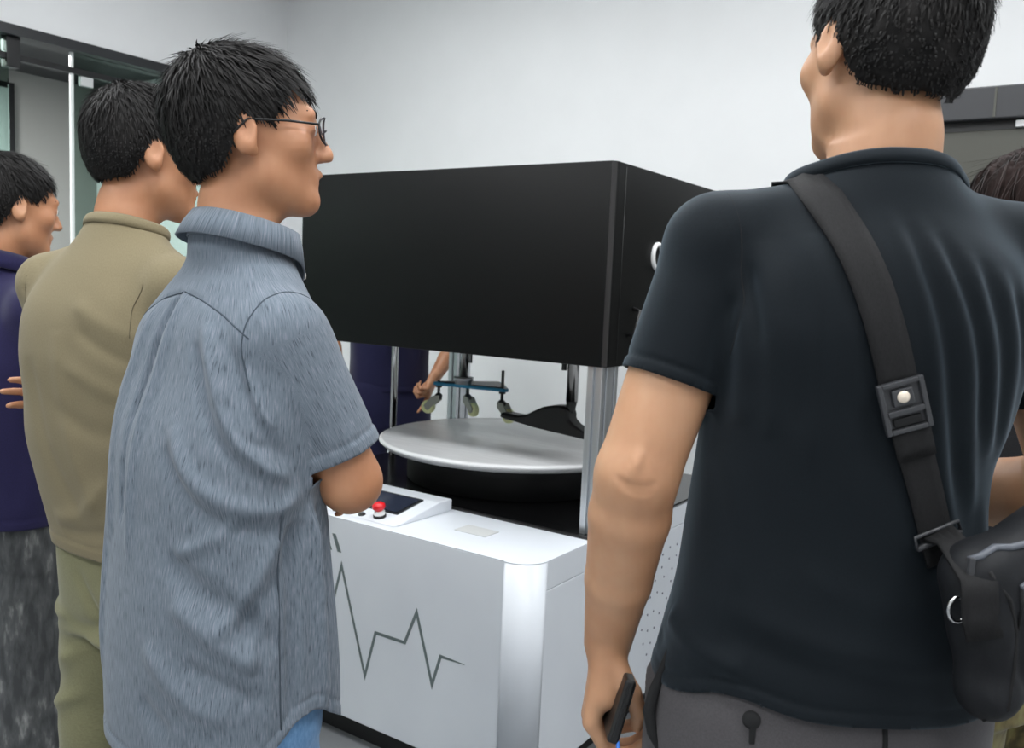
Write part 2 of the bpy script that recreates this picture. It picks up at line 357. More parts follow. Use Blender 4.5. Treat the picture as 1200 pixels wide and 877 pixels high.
# aluminium posts with slots
def profile(w, d):
    s = .009; q = []
    def side(n, L): # slot centres along a side
        return [L * (i + .5) / n for i in range(n)]
    # go round counter-clockwise from (0,0); slots are notches s wide and .010 deep
    for (ox, oy, ux, uy, L, n) in ((0, 0, 1, 0, w, max(1, round(w / .045))), (w, 0, 0, 1, d, max(1, round(d / .045))), (w, d, -1, 0, w, max(1, round(w / .045))), (0, d, 0, -1, d, max(1, round(d / .045)))):
        nx, ny = -uy, ux
        q.append((ox, oy))
        for cpos in side(n, L):
            for t, h in ((cpos - s / 2, 0), (cpos - s / 2, .010), (cpos + s / 2, .010), (cpos + s / 2, 0)): q.append((ox + ux * t + nx * h, oy + uy * t + ny * h))
    return q
for px, py in ((.527, -.448), (-.575, -.448), (.533, .355), (-.575, .355)):
    part('post', MB().prism([(px + a, py + b) for a, b in profile(.045, .09)], ZT, 1.62), M['alu'], bevel=.001)
for px, py in ((-.535, -.02), (.545, -.02)):
    part('guide_rod', MB().tube([(px, py, ZT), (px, py, 1.6)], .0125, 20), M['chrome'])
# hood: shell open underneath
HX0, HX1, HY0, HY1, HZ0, HZ1 = -.582, .583, -.456, .456, 1.096, 1.628
hr = .022; hood_poly = []
for cx, cy, a0 in ((HX1 - hr, HY0 + hr, -90), (HX1 - hr, HY1 - hr, 0), (HX0 + hr, HY1 - hr, 90), (HX0 + hr, HY0 + hr, 180)):
    for i in range(7):
        a = D2R(a0 + 90 * i / 6); hood_poly.append((cx + hr * math.cos(a), cy + hr * math.sin(a)))
n = len(hood_poly); mb = MB()
inn = [(x * .97, y * .965) for x, y in hood_poly]
v = [(x, y, HZ0) for x, y in hood_poly] + [(x, y, HZ1) for x, y in hood_poly] + [(x, y, HZ0) for x, y in inn] + [(x, y, HZ1 - .02) for x, y in inn]
f = [tuple(range(n, 2 * n)), tuple(range(4 * n - 1, 3 * n - 1, -1))]
for i in range(n):
    j = (i + 1) % n
    f += [(i, j, n + j, n + i), (2 * n + j, 2 * n + i, 3 * n + i, 3 * n + j), (i, 2 * n + i, 2 * n + j, j)]
hood = part('hood', mb.add(v, f), M['hood'], bevel=.0025, label='black boxy hood over the turntable')
for p in hood.data.polygons: p.use_smooth = abs(p.normal.z) < .5
MB().tube([(HX1 + .000, HY0 + .062, HZ0 + .01), (HX1, HY0 + .062, HZ1 - .01)], .0012, 6).build('panel_seam', M['blackplastic'], hood)
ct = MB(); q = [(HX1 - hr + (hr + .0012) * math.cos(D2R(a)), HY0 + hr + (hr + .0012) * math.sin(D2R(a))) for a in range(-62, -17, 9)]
ct.prism(q + [(x * .995, y * .99) for x, y in q[::-1]], HZ0 + .002, HZ1 - .002); ct.build('corner_highlight', M['highlightgrey'], hood)  # paler strip added to imitate the highlight down the rounded hood corner
lp = [(HX1 - .002, -.185 + .03 * math.cos(t) , 1.398 + .034 * math.sin(t)) for t in [2 * PI * i / 24 for i in range(24)]]
MB().tube([(x + .006, y, z) for x, y, z in lp], .007, 10, closed=True).build('cable_ring', M['bufloop'], hood)
MB().tube([(HX1, -.31, 1.25), (HX1 + .022, -.313, 1.245), (HX1 + .022, -.338, 1.185), (HX1, -.341, 1.178)], .006, 10).build('latch_handle', M['blackplastic'], hood)
# turntable
DZ = .775
tt = part('turntable', MB().lathe([(0, DZ), (.447, DZ), (.455, DZ - .003), (.455, DZ - .012), (.44, DZ - .026), (0, DZ - .026)], 128), M['disc'], label='round brushed metal turntable')
MB().lathe([(.4475, DZ + .0006), (.4555, DZ - .002), (.4575, DZ - .005), (.4575, DZ - .010), (.455, DZ - .012)], 128).build('rim', M['discrim'], tt)
part('spindle', MB().lathe([(.06, DZ - .026), (.06, ZT + .02), (.11, ZT + .012), (.11, ZT)], 32), M['darksteel'])
part('turntable_skirt', MB().lathe([(.36, DZ - .027), (.36, ZT + .002), (.34, ZT + .002), (.34, DZ - .027)], 64), M['plinth'])
# left station: caster plate on its shaft
SX, SY = -.225, .0; PZ = .934
sh = part('station_shaft', MB().tube([(SX, SY, PZ + .03), (SX, SY, 1.6)], .017, 20), M['chrome'])
MB().tube([(SX + .028, SY, 1.02), (SX + .028, SY, 1.6)], .007, 12).build('side_rod', M['chrome'], sh)
MB().lathe([(.0, PZ + .034), (.036, PZ + .034), (.036, PZ + .022), (.030, PZ + .022), (.030, PZ + .008), (0, PZ + .008)], 28, (SX, SY, 0)).build('flange', M['alu'], sh)
cors = [(-.13, -.045), (.17, .0), (-.02, .14)]
e1 = (-.335 - SX, -.01); e2 = (-.065 - SX, .03); e3 = (-.19 - SX, .17)
tri = []
for (cx, cy) in (e1, e2, e3):
    cx += SX; cy += SY
    for k in range(7):
        base = math.atan2(cy - .065, cx + .19); a = base + D2R(-60 + 20 * k); tri.append((cx + .014 * math.cos(a), cy + .014 * math.sin(a)))
ctr = (sum(p[0] for p in tri) / len(tri), sum(p[1] for p in tri) / len(tri)); tri.sort(key=lambda p: math.atan2(p[1] - ctr[1], p[0] - ctr[0]))
pl = part('caster_plate', MB().prism(tri, PZ - .006, PZ + .006), M['blue'], bevel=.002, label='blue triangular plate carrying three casters')
MB().prism([(ctr[0] + (x - ctr[0]) * .86, ctr[1] + (y - ctr[1]) * .86) for x, y in tri], PZ + .006, PZ + .009).build('cover_plate', M['darksteel'], pl)
def caster(cx, cy, ang, rod, sc=1.0):
    o = MB()
    o.tube([(cx, cy, PZ - .05), (cx, cy, PZ + rod)], .0055, 10)
    o.lathe([(.0, PZ - .014), (.012, PZ - .014), (.012, PZ - .006)], 14, (cx, cy, 0)); o.lathe([(0, PZ - .058), (.013, PZ - .056), (.015, PZ - .044), (.008, PZ - .036)], 14, (cx, cy, 0))
    cs = o.build('caster_stem', M['darksteel'], tm)
    dx, dy = math.cos(ang), math.sin(ang); nx, ny = -dy, dx
    ax = Vector((cx + dx * .038, cy + dy * .038, PZ - .088))
    fk = MB()
    for s in (-1, 1):
        off = Vector((nx * .0135 * s, ny * .0135 * s, 0)); a0 = Vector((cx - dx * .008, cy - dy * .008, PZ - .05)); 
        q = [a0 + Vector((0, 0, .008)), Vector((cx + dx * .02, cy + dy * .02, PZ - .046)), ax + Vector((dx * .013, dy * .013, .004)), ax + Vector((0, 0, -.012)), a0 + Vector((0, 0, -.012))]
        t = Vector((nx, ny, 0)) * .0025
        v = [p + off - t for p in q] + [p + off + t for p in q]
        fk.add(v, [(4, 3, 2, 1, 0), (5, 6, 7, 8, 9)] + [(i, (i + 1) % 5, 5 + (i + 1) % 5, 5 + i) for i in range(5)])
    fk.build('caster_fork', M['fork'], cs)
    MB().lathe([(.006, -.0105), (.020, -.0105), (.0245, -.008), (.0255, 0), (.0245, .008), (.020, .0105), (.006, .0105)], 28, ax, (nx, ny, 0)).build('caster_wheel', M['tyre'], cs)
    MB().lathe([(0, -.0125), (.011, -.0125), (.012, 0), (.011, .0125), (0, .0125)], 18, ax, (nx, ny, 0)).build('wheel_hub', M['fork'], cs)
caster(-.332, -.005, D2R(198), .010)
caster(-.248, .06, D2R(-18), .010)
caster(-.075, .03, D2R(-12), .068)
# right station: chair base on its shaft
s2 = part('station_shaft', MB().tube([(.225, 0, .93), (.225, 0, 1.6)], .02, 20), M['chrome'])
MB().tube([(.225, 0, .935), (.222, 0, .905), (.205, 0, .875)], [.019, .016, .015], 16).build('shaft_elbow', M['darksteel'], s2)
MB().tube([(.196, -.01, 1.03), (.196, -.01, 1.6)], .009, 12).build('side_rod', M['darksteel'], s2)
cb = MB()
bar = [(-.042, .846), (-.04, .864), (.03, .862), (.062, .868), (.10, .888), (.128, .902), (.17, .912), (.205, .914), (.226, .906), (.232, .888), (.232, .872), (.252, .856), (.29, .838), (.315, .830), (.315, .812), (.10, .828)]
cb.prism(bar, -.03, .03, 'y'); part('chair_base', cb, M['blackplastic'], bevel=.008, label='black cast chair base hanging on the right shaft')

# ------------------------------------------------------------------ dark equipment cabinet by the back wall, right
uc = thing('equipment_cabinet', 'tall dark grey equipment cabinet against the white wall behind the woman', 'cabinet', FRAME @ Matrix.Translation((1.07, .80, 0)))
MB().box((0, 0, .06), (1.1, .70, 1.87), .004).build('body', M['unit'], uc)
MB().box((-.012, -.03, 1.90), (1.112, .71, 2.005), .005).build('top_box', M['unitdark'], uc)
MB().box((.01, .01, 1.87), (1.09, .69, 1.90)).build('shadow_gap', M['blackplastic'], uc)
MB().box((.03, .03, 0), (1.07, .66, .06)).build('plinth', M['plinth'], uc)
MB().box((.28, -.012, 1.874), (.36, .01, 1.896), .003).build('indicator_lamp', M['bufloop'], uc)
MB().box((.215, -.033, 1.905), (.222, -.029, 2.0)).build('seam_strip', M['unit'], uc)


# ------------------------------------------------------------------ bodies and clothes: implicit surfaces
def _sm(a, b, k):
    if k <= 1e-6: return np.minimum(a, b)
    h = np.clip(.5 + .5 * (b - a) / k, 0, 1); return b * (1 - h) + a * h - k * h * (1 - h)
def _smx(a, b, k): return -_sm(-a, -b, k)
def rotm(yaw=0, pitch=0, roll=0):
    """yaw about z, then pitch about x (positive looks up), then roll about y; degrees"""
    return np.array((Matrix.Rotation(D2R(yaw), 3, 'Z') @ Matrix.Rotation(D2R(pitch), 3, 'X') @ Matrix.Rotation(D2R(roll), 3, 'Y')))
class Field:
    def __init__(s): s.p = []; s.R = np.eye(3); s.t = np.zeros(3); s.sc = 1.0
    def frame(s, R=None, t=None, sc=1.0): s.R = np.eye(3) if R is None else R; s.t = np.zeros(3) if t is None else np.array(t, float); s.sc = sc; return s
    def _w(s, p): return s.R @ (np.array(p, float) * s.sc) + s.t
    def cone(s, a, b, r1, r2, k=.01, sub=0):
        a = s._w(a); b = s._w(b); r1 *= s.sc; r2 *= s.sc; rr = max(r1, r2)
        s.p.append(('c', np.minimum(a, b) - rr, np.maximum(a, b) + rr, k, sub, (a, b, r1, r2))); return s
    def chain(s, pts, rs, k=.01, kin=None):
        for i in range(len(pts) - 1): s.cone(pts[i], pts[i + 1], rs[i], rs[i + 1], k if (i == 0 or kin is None) else kin)
        return s
    def ell(s, c, r, k=.01, sub=0, R=None):
        RR = s.R if R is None else s.R @ R; c = s._w(c); r = np.array(r, float) * s.sc; m = r.max()
        s.p.append(('e', c - m, c + m, k, sub, (c, r, RR))); return s
    def loft(s, sec, k=.02, n=2.3, sub=0):
        """stacked superellipses along z: (z, cx, cy, rx, ry)"""
        sec = np.array(sorted(sec), float); zz = np.linspace(sec[0, 0], sec[-1, 0], 240)
        cols = []
        for j in range(1, 5):       # Catmull-Rom through the sections
            x = sec[:, 0]; y = sec[:, j]; m = np.gradient(y, x); i = np.clip(np.searchsorted(x, zz) - 1, 0, len(x) - 2)
            h = x[i + 1] - x[i]; t = (zz - x[i]) / h
            cols.append((2 * t**3 - 3 * t**2 + 1) * y[i] + (t**3 - 2 * t**2 + t) * h * m[i] + (-2 * t**3 + 3 * t**2) * y[i + 1] + (t**3 - t**2) * h * m[i + 1])
        cx, cy, rx, ry = cols
        lo = np.array([(cx - rx).min(), (cy - ry).min(), zz[0]]); hi = np.array([(cx + rx).max(), (cy + ry).max(), zz[-1]])
        s.p.append(('l', lo, hi, k, sub, (zz, cx, cy, rx, ry, n))); return s
    def one(s, q, P):
        t, lo, hi, k, sub, d = q
        if t == 'c':
            a, b, r1, r2 = d; ab = b - a; L = max(1e-9, ab @ ab)
            x = P[0] - a[0]; y = P[1] - a[1]; z = P[2] - a[2]
            h = np.clip((x * ab[0] + y * ab[1] + z * ab[2]) / L, 0, 1)
            return np.sqrt((x - h * ab[0])**2 + (y - h * ab[1])**2 + (z - h * ab[2])**2) - (r1 + (r2 - r1) * h)
        if t == 'k':                                             # cone with a flat end
            a, b, r1, r2 = d; ab = b - a; L = np.linalg.norm(ab); u = ab / L
            x = P[0] - a[0]; y = P[1] - a[1]; z = P[2] - a[2]; al = x * u[0] + y * u[1] + z * u[2]; h = np.clip(al / L, 0, 1.3)
            return np.maximum(np.sqrt((x - h * ab[0])**2 + (y - h * ab[1])**2 + (z - h * ab[2])**2) - (r1 + (r2 - r1) * h), al - L)
        if t == 'e':
            c, r, R = d; x = P[0] - c[0]; y = P[1] - c[1]; z = P[2] - c[2]
            l = [(R[0, i] * x + R[1, i] * y + R[2, i] * z) / r[i] for i in range(3)]
            k0 = np.sqrt(l[0]**2 + l[1]**2 + l[2]**2); k1 = np.sqrt((l[0] / r[0])**2 + (l[1] / r[1])**2 + (l[2] / r[2])**2)
            return k0 * (k0 - 1) / np.maximum(k1, 1e-6)
        if t == 'l':
            zz, cx, cy, rx, ry, n = d; z = P[2]; zc = np.clip(z, zz[0], zz[-1])
            f = lambda a: np.interp(zc, zz, a)
            RX = f(rx); RY = f(ry); u = np.abs(P[0] - f(cx)) / RX; v = np.abs(P[1] - f(cy)) / RY
            q = (u**n + v**n + 1e-12)**(1 / n); g = np.sqrt(((u / np.maximum(q, 1e-6))**(n - 1) / RX)**2 + ((v / np.maximum(q, 1e-6))**(n - 1) / RY)**2)
            dd = (q - 1) / np.maximum(g, 1e-3)
            return np.maximum(dd, np.maximum(z - zz[-1], zz[0] - z))
    def bounds(s):
        lo = np.min([q[1] for q in s.p if not q[4]], 0); hi = np.max([q[2] for q in s.p if not q[4]], 0); return lo, hi
    def grid(s, h):
        lo, hi = s.bounds(); lo = lo - 4 * h - .012; n = np.ceil((hi + 4 * h + .012 - lo) / h).astype(int)
        F = np.full(n, .25, np.float32); ax = [lo[i] + h * np.arange(n[i]) for i in range(3)]
        for q in s.p:
            m = q[3] * 1.2 + 5 * h + (.05 if q[0] == 'l' else .02)
            i0 = np.clip(np.floor((q[1] - m - lo) / h).astype(int), 0, n); i1 = np.clip(np.ceil((q[2] + m - lo) / h).astype(int), 0, n)
            sl_ = tuple(slice(a, b) for a, b in zip(i0, i1))
            if any(a >= b for a, b in zip(i0, i1)): continue
            P = (ax[0][i0[0]:i1[0], None, None], ax[1][None, i0[1]:i1[1], None], ax[2][None, None, i0[2]:i1[2]])
            dd = s.one(q, P).astype(np.float32)
            F[sl_] = _smx(F[sl_], -dd, q[3]) if q[4] else _sm(F[sl_], dd, q[3])
        return F, lo
    def mesh(s, h, smooth=2):
        F, lo = s.grid(h); V, Q = surface_nets(F, lo, h)
        for _ in range(smooth): V = relax(V, Q, .5)
        return V, Q
def surface_nets(F, lo, h):
    S = F < 0; n = np.array(F.shape)
    cnt = np.zeros(n - 1, np.uint8)
    for i in (0, 1):
        for j in (0, 1):
            for k in (0, 1): cnt += S[i:n[0] - 1 + i, j:n[1] - 1 + j, k:n[2] - 1 + k]
    A = np.argwhere((cnt > 0) & (cnt < 8)); ids = np.full(n - 1, -1, np.int32); ids[tuple(A.T)] = np.arange(len(A))
    acc = np.zeros((len(A), 3)); num = np.zeros(len(A))
    cor = {c: F[A[:, 0] + c[0], A[:, 1] + c[1], A[:, 2] + c[2]].astype(float) for c in np.ndindex(2, 2, 2)}
    for c in cor:
        for a in range(3):
            if c[a] == 0:
                e = list(c); e[a] = 1; v0 = cor[c]; v1 = cor[tuple(e)]; m = (v0 < 0) != (v1 < 0)
                t = np.where(m, v0 / np.where(m, v0 - v1, 1), 0); p = np.tile(np.array(c, float), (len(A), 1)); p[:, a] += t
                acc += p * m[:, None]; num += m
    V = lo + h * (A + acc / num[:, None]); Q = []
    for a in range(3):
        b, c = (a + 1) % 3, (a + 2) % 3
        s0 = [slice(None)] * 3; s1 = [slice(None)] * 3; s0[a] = slice(0, -1); s1[a] = slice(1, None)
        X = np.argwhere(S[tuple(s0)] != S[tuple(s1)]); X = X[(X[:, b] > 0) & (X[:, c] > 0) & (X[:, b] < n[b] - 1) & (X[:, c] < n[c] - 1)]
        ins = S[tuple(X.T)]; q = []
        for db, dc in ((-1, -1), (0, -1), (0, 0), (-1, 0)):
            Y = X.copy(); Y[:, b] += db; Y[:, c] += dc; q.append(ids[tuple(Y.T)])
        q = np.stack(q, 1); q[~ins] = q[~ins][:, ::-1]; Q.append(q)
    Q = np.concatenate(Q); return V, Q[(Q >= 0).all(1)]
def scatter(idx, val, n): return np.stack([np.bincount(idx, val[:, i], n) for i in range(3)], 1)
def relax(V, Q, f):
    n = len(V); acc = np.zeros((n, 3)); num = np.zeros(n)
    for i in range(4):
        a = Q[:, i]; b = Q[:, (i + 1) % 4]; acc += scatter(a, V[b], n) + scatter(b, V[a], n); num += np.bincount(a, minlength=n) + np.bincount(b, minlength=n)
    ok = num > 0; out = V.copy(); out[ok] += f * (acc[ok] / num[ok][:, None] - V[ok]); return out
def normals(V, Q):
    N = np.cross(V[Q[:, 2]] - V[Q[:, 0]], V[Q[:, 3]] - V[Q[:, 1]]); n = len(V); acc = np.zeros((n, 3))
    for i in range(4): acc += scatter(Q[:, i], N, n)
    return acc / np.maximum(np.linalg.norm(acc, axis=1), 1e-12)[:, None]
def polydist(V, pts):
    """distance of each vertex to a polyline, and how far along it (0..1)"""
    pts = np.array(pts, float); best = np.full(len(V), 9.0); at = np.zeros(len(V)); n = len(pts) - 1
    for i in range(n):
        a, b = pts[i], pts[i + 1]; ab = b - a; t = np.clip(((V - a) @ ab) / max(ab @ ab, 1e-12), 0, 1); d = np.linalg.norm(V - a - t[:, None] * ab, axis=1)
        m = d < best; best[m] = d[m]; at[m] = (i + t[m]) / n
    return best, at
def folds(V, Q, lst):
    """ridges (amp > 0) and valleys (amp < 0) along polylines; each fades at its ends"""
    N = normals(V, Q); D = np.zeros(len(V))
    for pts, w, amp in lst:
        pts = np.array(pts, float)
        for _ in range(2):                                      # round the corners of the line
            if len(pts) > 2: pts = np.concatenate([pts[:1], np.stack([pts[:-1] * .75 + pts[1:] * .25, pts[:-1] * .25 + pts[1:] * .75], 1).reshape(-1, pts.shape[1]), pts[-1:]])
        if len(pts[0]) == 2: d, t = polydist(V[:, [0, 2]], pts); d = np.where(V[:, 1] < -.02, d, 9.)      # (x, z) on the back
        else: d, t = polydist(V, pts)
        fade = np.clip(np.minimum(t, 1 - t) / .22, .15, 1)
        D += amp * fade * np.exp(-(d / w)**2)
    return V + N * D[:, None]
def wobble(V, Q, amp, fx, fy, fz, seed=0):
    N = normals(V, Q); r = np.random.default_rng(seed); D = np.zeros(len(V))
    for i in range(5):
        k = r.normal(0, 1, 3) * np.array([fx, fy, fz]); D += np.sin(V @ k + r.uniform(0, 6.28))
    return V + N * (D * amp / 2.5)[:, None]
def quads_obj(name, V, Q, m, parent, gc=None, smooth=True):
    me = bpy.data.meshes.new(name); me.vertices.add(len(V)); me.vertices.foreach_set('co', np.ascontiguousarray(V, np.float32).ravel())
    me.loops.add(Q.size); me.loops.foreach_set('vertex_index', np.ascontiguousarray(Q, np.int32).ravel())
    me.polygons.add(len(Q)); me.polygons.foreach_set('loop_start', np.arange(0, Q.size, 4, dtype=np.int32)); me.polygons.foreach_set('loop_total', np.full(len(Q), 4, np.int32))
    me.polygons.foreach_set('use_smooth', np.full(len(Q), smooth)); me.update(calc_edges=True); me.validate()
    if gc is not None:
        at = me.attributes.new('gc', 'FLOAT_VECTOR', 'POINT'); at.data.foreach_set('vector', np.ascontiguousarray(gc, np.float32).ravel())
    me.materials.append(m); o = bpy.data.objects.new(name, me); C.objects.link(o); o.parent = parent; return o
def compact(V, Q, *more):
    used = np.zeros(len(V), bool); used[Q.ravel()] = True; idx = np.cumsum(used) - 1
    return (V[used], idx[Q]) + tuple(a[used] for a in more)
def cut(V, Q, c, direc, *more):
    """drop what lies beyond c > 0 and lay the new rim exactly on c = 0, moving along direc (per vertex)"""
    keep = (c[Q] < .35 * np.median(np.linalg.norm(V[Q[:, 0]] - V[Q[:, 1]], axis=1)) * 2).all(1); lost = np.zeros(len(V), bool); lost[Q[~keep].ravel()] = True
    Q = Q[keep]; rim = np.zeros(len(V), bool); rim[Q.ravel()] = True; rim &= lost
    rim &= np.abs(c) < 2.2 * np.median(np.linalg.norm(V[Q[:, 0]] - V[Q[:, 1]], axis=1)); V = V.copy(); V[rim] -= direc[rim] * c[rim][:, None]
    return compact(V, Q, *more)

HEAD_H = .23
def head_prims(S, R, t, sc, ears=True):
    S.frame(R, t, sc)
    S.ell((0, -.012, .036), (.076, .097, .080), .02)
    S.ell((0, .026, -.035), (.061, .066, .080), .04)
    S.cone((-.046, .012, -.062), (-.016, .068, -.096), .017, .014, .03); S.cone((.046, .012, -.062), (.016, .068, -.096), .017, .014, .03)
    S.ell((0, .073, -.098), (.020, .016, .015), .022)
    S.cone((-.034, .082, .024), (.034, .082, .024), .011, .011, .02)
    S.ell((-.046, .062, -.020), (.018, .018, .018), .025); S.ell((.046, .062, -.020), (.018, .018, .018), .025)
    for x in (-.031, .031): S.ell((x, .100, .004), (.017, .012, .011), .014, 1)
    S.cone((0, .090, .012), (0, .109, -.030), .0075, .0115, .010)
    S.ell((-.012, .099, -.034), (.0075, .010, .007), .007); S.ell((.012, .099, -.034), (.0075, .010, .007), .007)
    for x in (-.006, .006): S.ell((x, .103, -.042), (.003, .004, .003), .003, 1)
    S.cone((-.018, .086, -.061), (0, .0945, -.0585), .0045, .0058, .008); S.cone((.018, .086, -.061), (0, .0945, -.0585), .0045, .0058, .008)
    S.cone((-.014, .0865, -.0705), (.014, .0865, -.0705), .0062, .0062, .008)
    S.cone((-.022, .0945, -.0655), (.022, .0945, -.0655), .0022, .0022, .003, 1)
    for x in (-.031, .031): S.ell((x, .081, .003), (.0155, .0135, .0125), .004)
    if ears:
        for s in (-1, 1):
            RE = rotm(s * -22, 0, s * -8)
            S.ell((s * .080, -.010, -.006), (.0095, .0185, .031), .006, 0, RE)
            S.ell((s * .0895, -.006, .000), (.0065, .0105, .018), .004, 1, RE)
            S.ell((s * .078, -.002, -.030), (.0075, .009, .010), .006)
    S.cone((0, -.018, -.055), (0, -.032, -.12), .050, .050, .014)
    S.frame()
def finger_dirs(d, n, angs):
    out = []; a = 0
    for x in angs: a += D2R(x); out.append(d * math.cos(a) + n * math.sin(a))
    return out
def hand(S, W_, d, n, thumb_side, curls, thumb, sc=1.0, spread=4):
    """wrist point, finger direction, palm normal, +1/-1 for the thumb's side along d x n, four curl triples (index..little), thumb polyline offsets (d, s, n)"""
    W_ = np.array(W_, float); d = np.array(d, float); d /= np.linalg.norm(d); n = np.array(n, float); n -= d * (n @ d); n /= np.linalg.norm(n)
    s = np.cross(d, n) * thumb_side
    P = lambda a, b, c: W_ + (d * a + s * b + n * c) * sc
    kn = [(.093, .032, -.002), (.096, .010, -.004), (.091, -.012, -.003), (.082, -.032, 0)]
    for i, (a, b, c) in enumerate(kn): S.cone(P(.004, b * .55, 0), P(a, b, c), .0155 * sc, .0118 * sc, .014)
    S.cone(P(.022, .020, .010), P(.055, .030, .013), .016 * sc, .015 * sc, .014)          # ball of the thumb
    S.cone(P(.02, -.022, .010), P(.065, -.028, .010), .014 * sc, .013 * sc, .014)         # heel of the hand
    ln = [(.045, .027, .022), (.049, .030, .023), (.045, .028, .022), (.035, .021, .019)]
    rd = [(.0105, .0093, .0083, .0068), (.0108, .0095, .0084, .0069), (.0102, .0090, .0080, .0066), (.0090, .0079, .0070, .0060)]
    for i in range(4):
        b = kn[i][1]; ds = d * math.cos(D2R(spread * b * 30)) + s * math.sin(D2R(spread * b * 30))
        dirs = finger_dirs(ds, n, curls[i]); p = P(*kn[i]); pts = [p]
        for L, dd in zip(ln[i], dirs): p = p + dd * L * sc; pts.append(p)
        S.chain(pts, [r * sc for r in rd[i]], .0035, .003)
    tp = [P(*q) for q in thumb]; S.chain(tp, [.0135 * sc, .0118 * sc, .0105 * sc, .008 * sc][:len(tp)], .006, .004)
    return S
RELAX = [(18, 28, 18), (22, 32, 20), (26, 34, 22), (30, 36, 22)]
FIST = [(55, 75, 45), (60, 78, 45), (64, 80, 45), (66, 80, 45)]
THUMB_OUT = [(.022, .024, .012), (.052, .046, .026), (.078, .050, .034), (.100, .046, .038)]
THUMB_IN = [(.022, .024, .014), (.052, .040, .036), (.082, .026, .046), (.102, .010, .050)]

def person(label, org, yaw, h, J, torso, head_at, head_rot, head_sc, hands, skin_m, build=1.0, group=None, creases=()):
    """root Empty and the continuous body mesh. J: joints, local, x to the figure's right, y forward."""
    root = thing('person', label, 'person', Matrix.Translation((*org, 0)) @ Matrix.Rotation(D2R(yaw - 90), 4, 'Z'), group)
    S = Field()
    S.loft([(z, cx, cy, rx * .89 - .008, ry * .84 - .008) for z, cx, cy, rx, ry in torso if z > J['hip'][2] + .01], .02)
    hz = J['hip'][2]; px, py = J['pelvis'][:2]
    S.ell((px, py, hz + .05), (.155 * build, .105 * build, .12), .04)
    for sd, sg in (('L', -1), ('R', 1)):
        b = build; sh, el, wr = (np.array(J[k + sd], float) for k in ('sh', 'el', 'wr'))
        f1 = el + (wr - el) * .22
        S.cone(sh, sh + (el - sh) * .45, .052 * b, .049 * b, .03); S.cone(sh + (el - sh) * .45, el, .049 * b, .0445 * b, .008)
        S.cone(el, f1, .0435 * b, .0455 * b, .012); S.cone(f1, el + (wr - el) * .6, .0455 * b, .0385 * b, .006); S.cone(el + (wr - el) * .6, wr, .0385 * b, .0285 * b, .006)
        hp = np.array([px + sg * .085, py, hz]); kn_, an = np.array(J['kn' + sd], float), np.array(J['an' + sd], float)
        S.cone(hp, kn_, .078 * b, .052 * b, .03); S.cone(kn_, kn_ + (an - kn_) * .3 + np.array([0, -.012, 0]), .052 * b, .053 * b, .02); S.cone(kn_ + (an - kn_) * .3 + np.array([0, -.012, 0]), an, .053 * b, .036 * b, .02)
        S.cone(an + np.array([0, -.03, -.035]), an + np.array([sg * .015, .13, -.05]), .03, .022, .03)
        if hands.get(sd): hand(S, wr, *hands[sd])
    nb = np.array(J['neck'], float); R = rotm(*head_rot); t = np.array(head_at, float)
    S.cone(nb, R @ np.array([0, -.03, -.10]) * head_sc + t, .053 * build, .049, .012)
    head_prims(S, R, t, head_sc)
    V, Q = S.mesh(h, 2); V = folds(V, Q, creases)
    quads_obj('body', V, Q, skin_m, root)
    # eyes and brows
    for s in (-1, 1):
        c = R @ (np.array([s * .031, .0832, .003]) * head_sc) + t; f = R @ np.array([s * .10, .99, .03]); f /= np.linalg.norm(f)
        e = MB().lathe([(.0112 * math.sin(a), .0112 * math.cos(a)) for a in [PI * i / 10 for i in range(11)]], 16, c, f).build('eye', M['eyewhite'], root)
        MB().lathe([(0, .0118), (.0035, .0115), (.0056, .0105), (.0056, .009)], 16, c, f).build('iris', M['iris'], e)
        q = [R @ (np.array([s * (.012 + .034 * u), .0955 - .016 * u * u, .0235 + .007 * math.sin(2.4 * u)]) * head_sc) + t for u in np.linspace(0, 1, 7)]
        MB().tube(q, [.002, .0032, .0036, .0034, .003, .0024, .0012], 8).build('eyebrow', M['hair'], root)
    return root, R, t
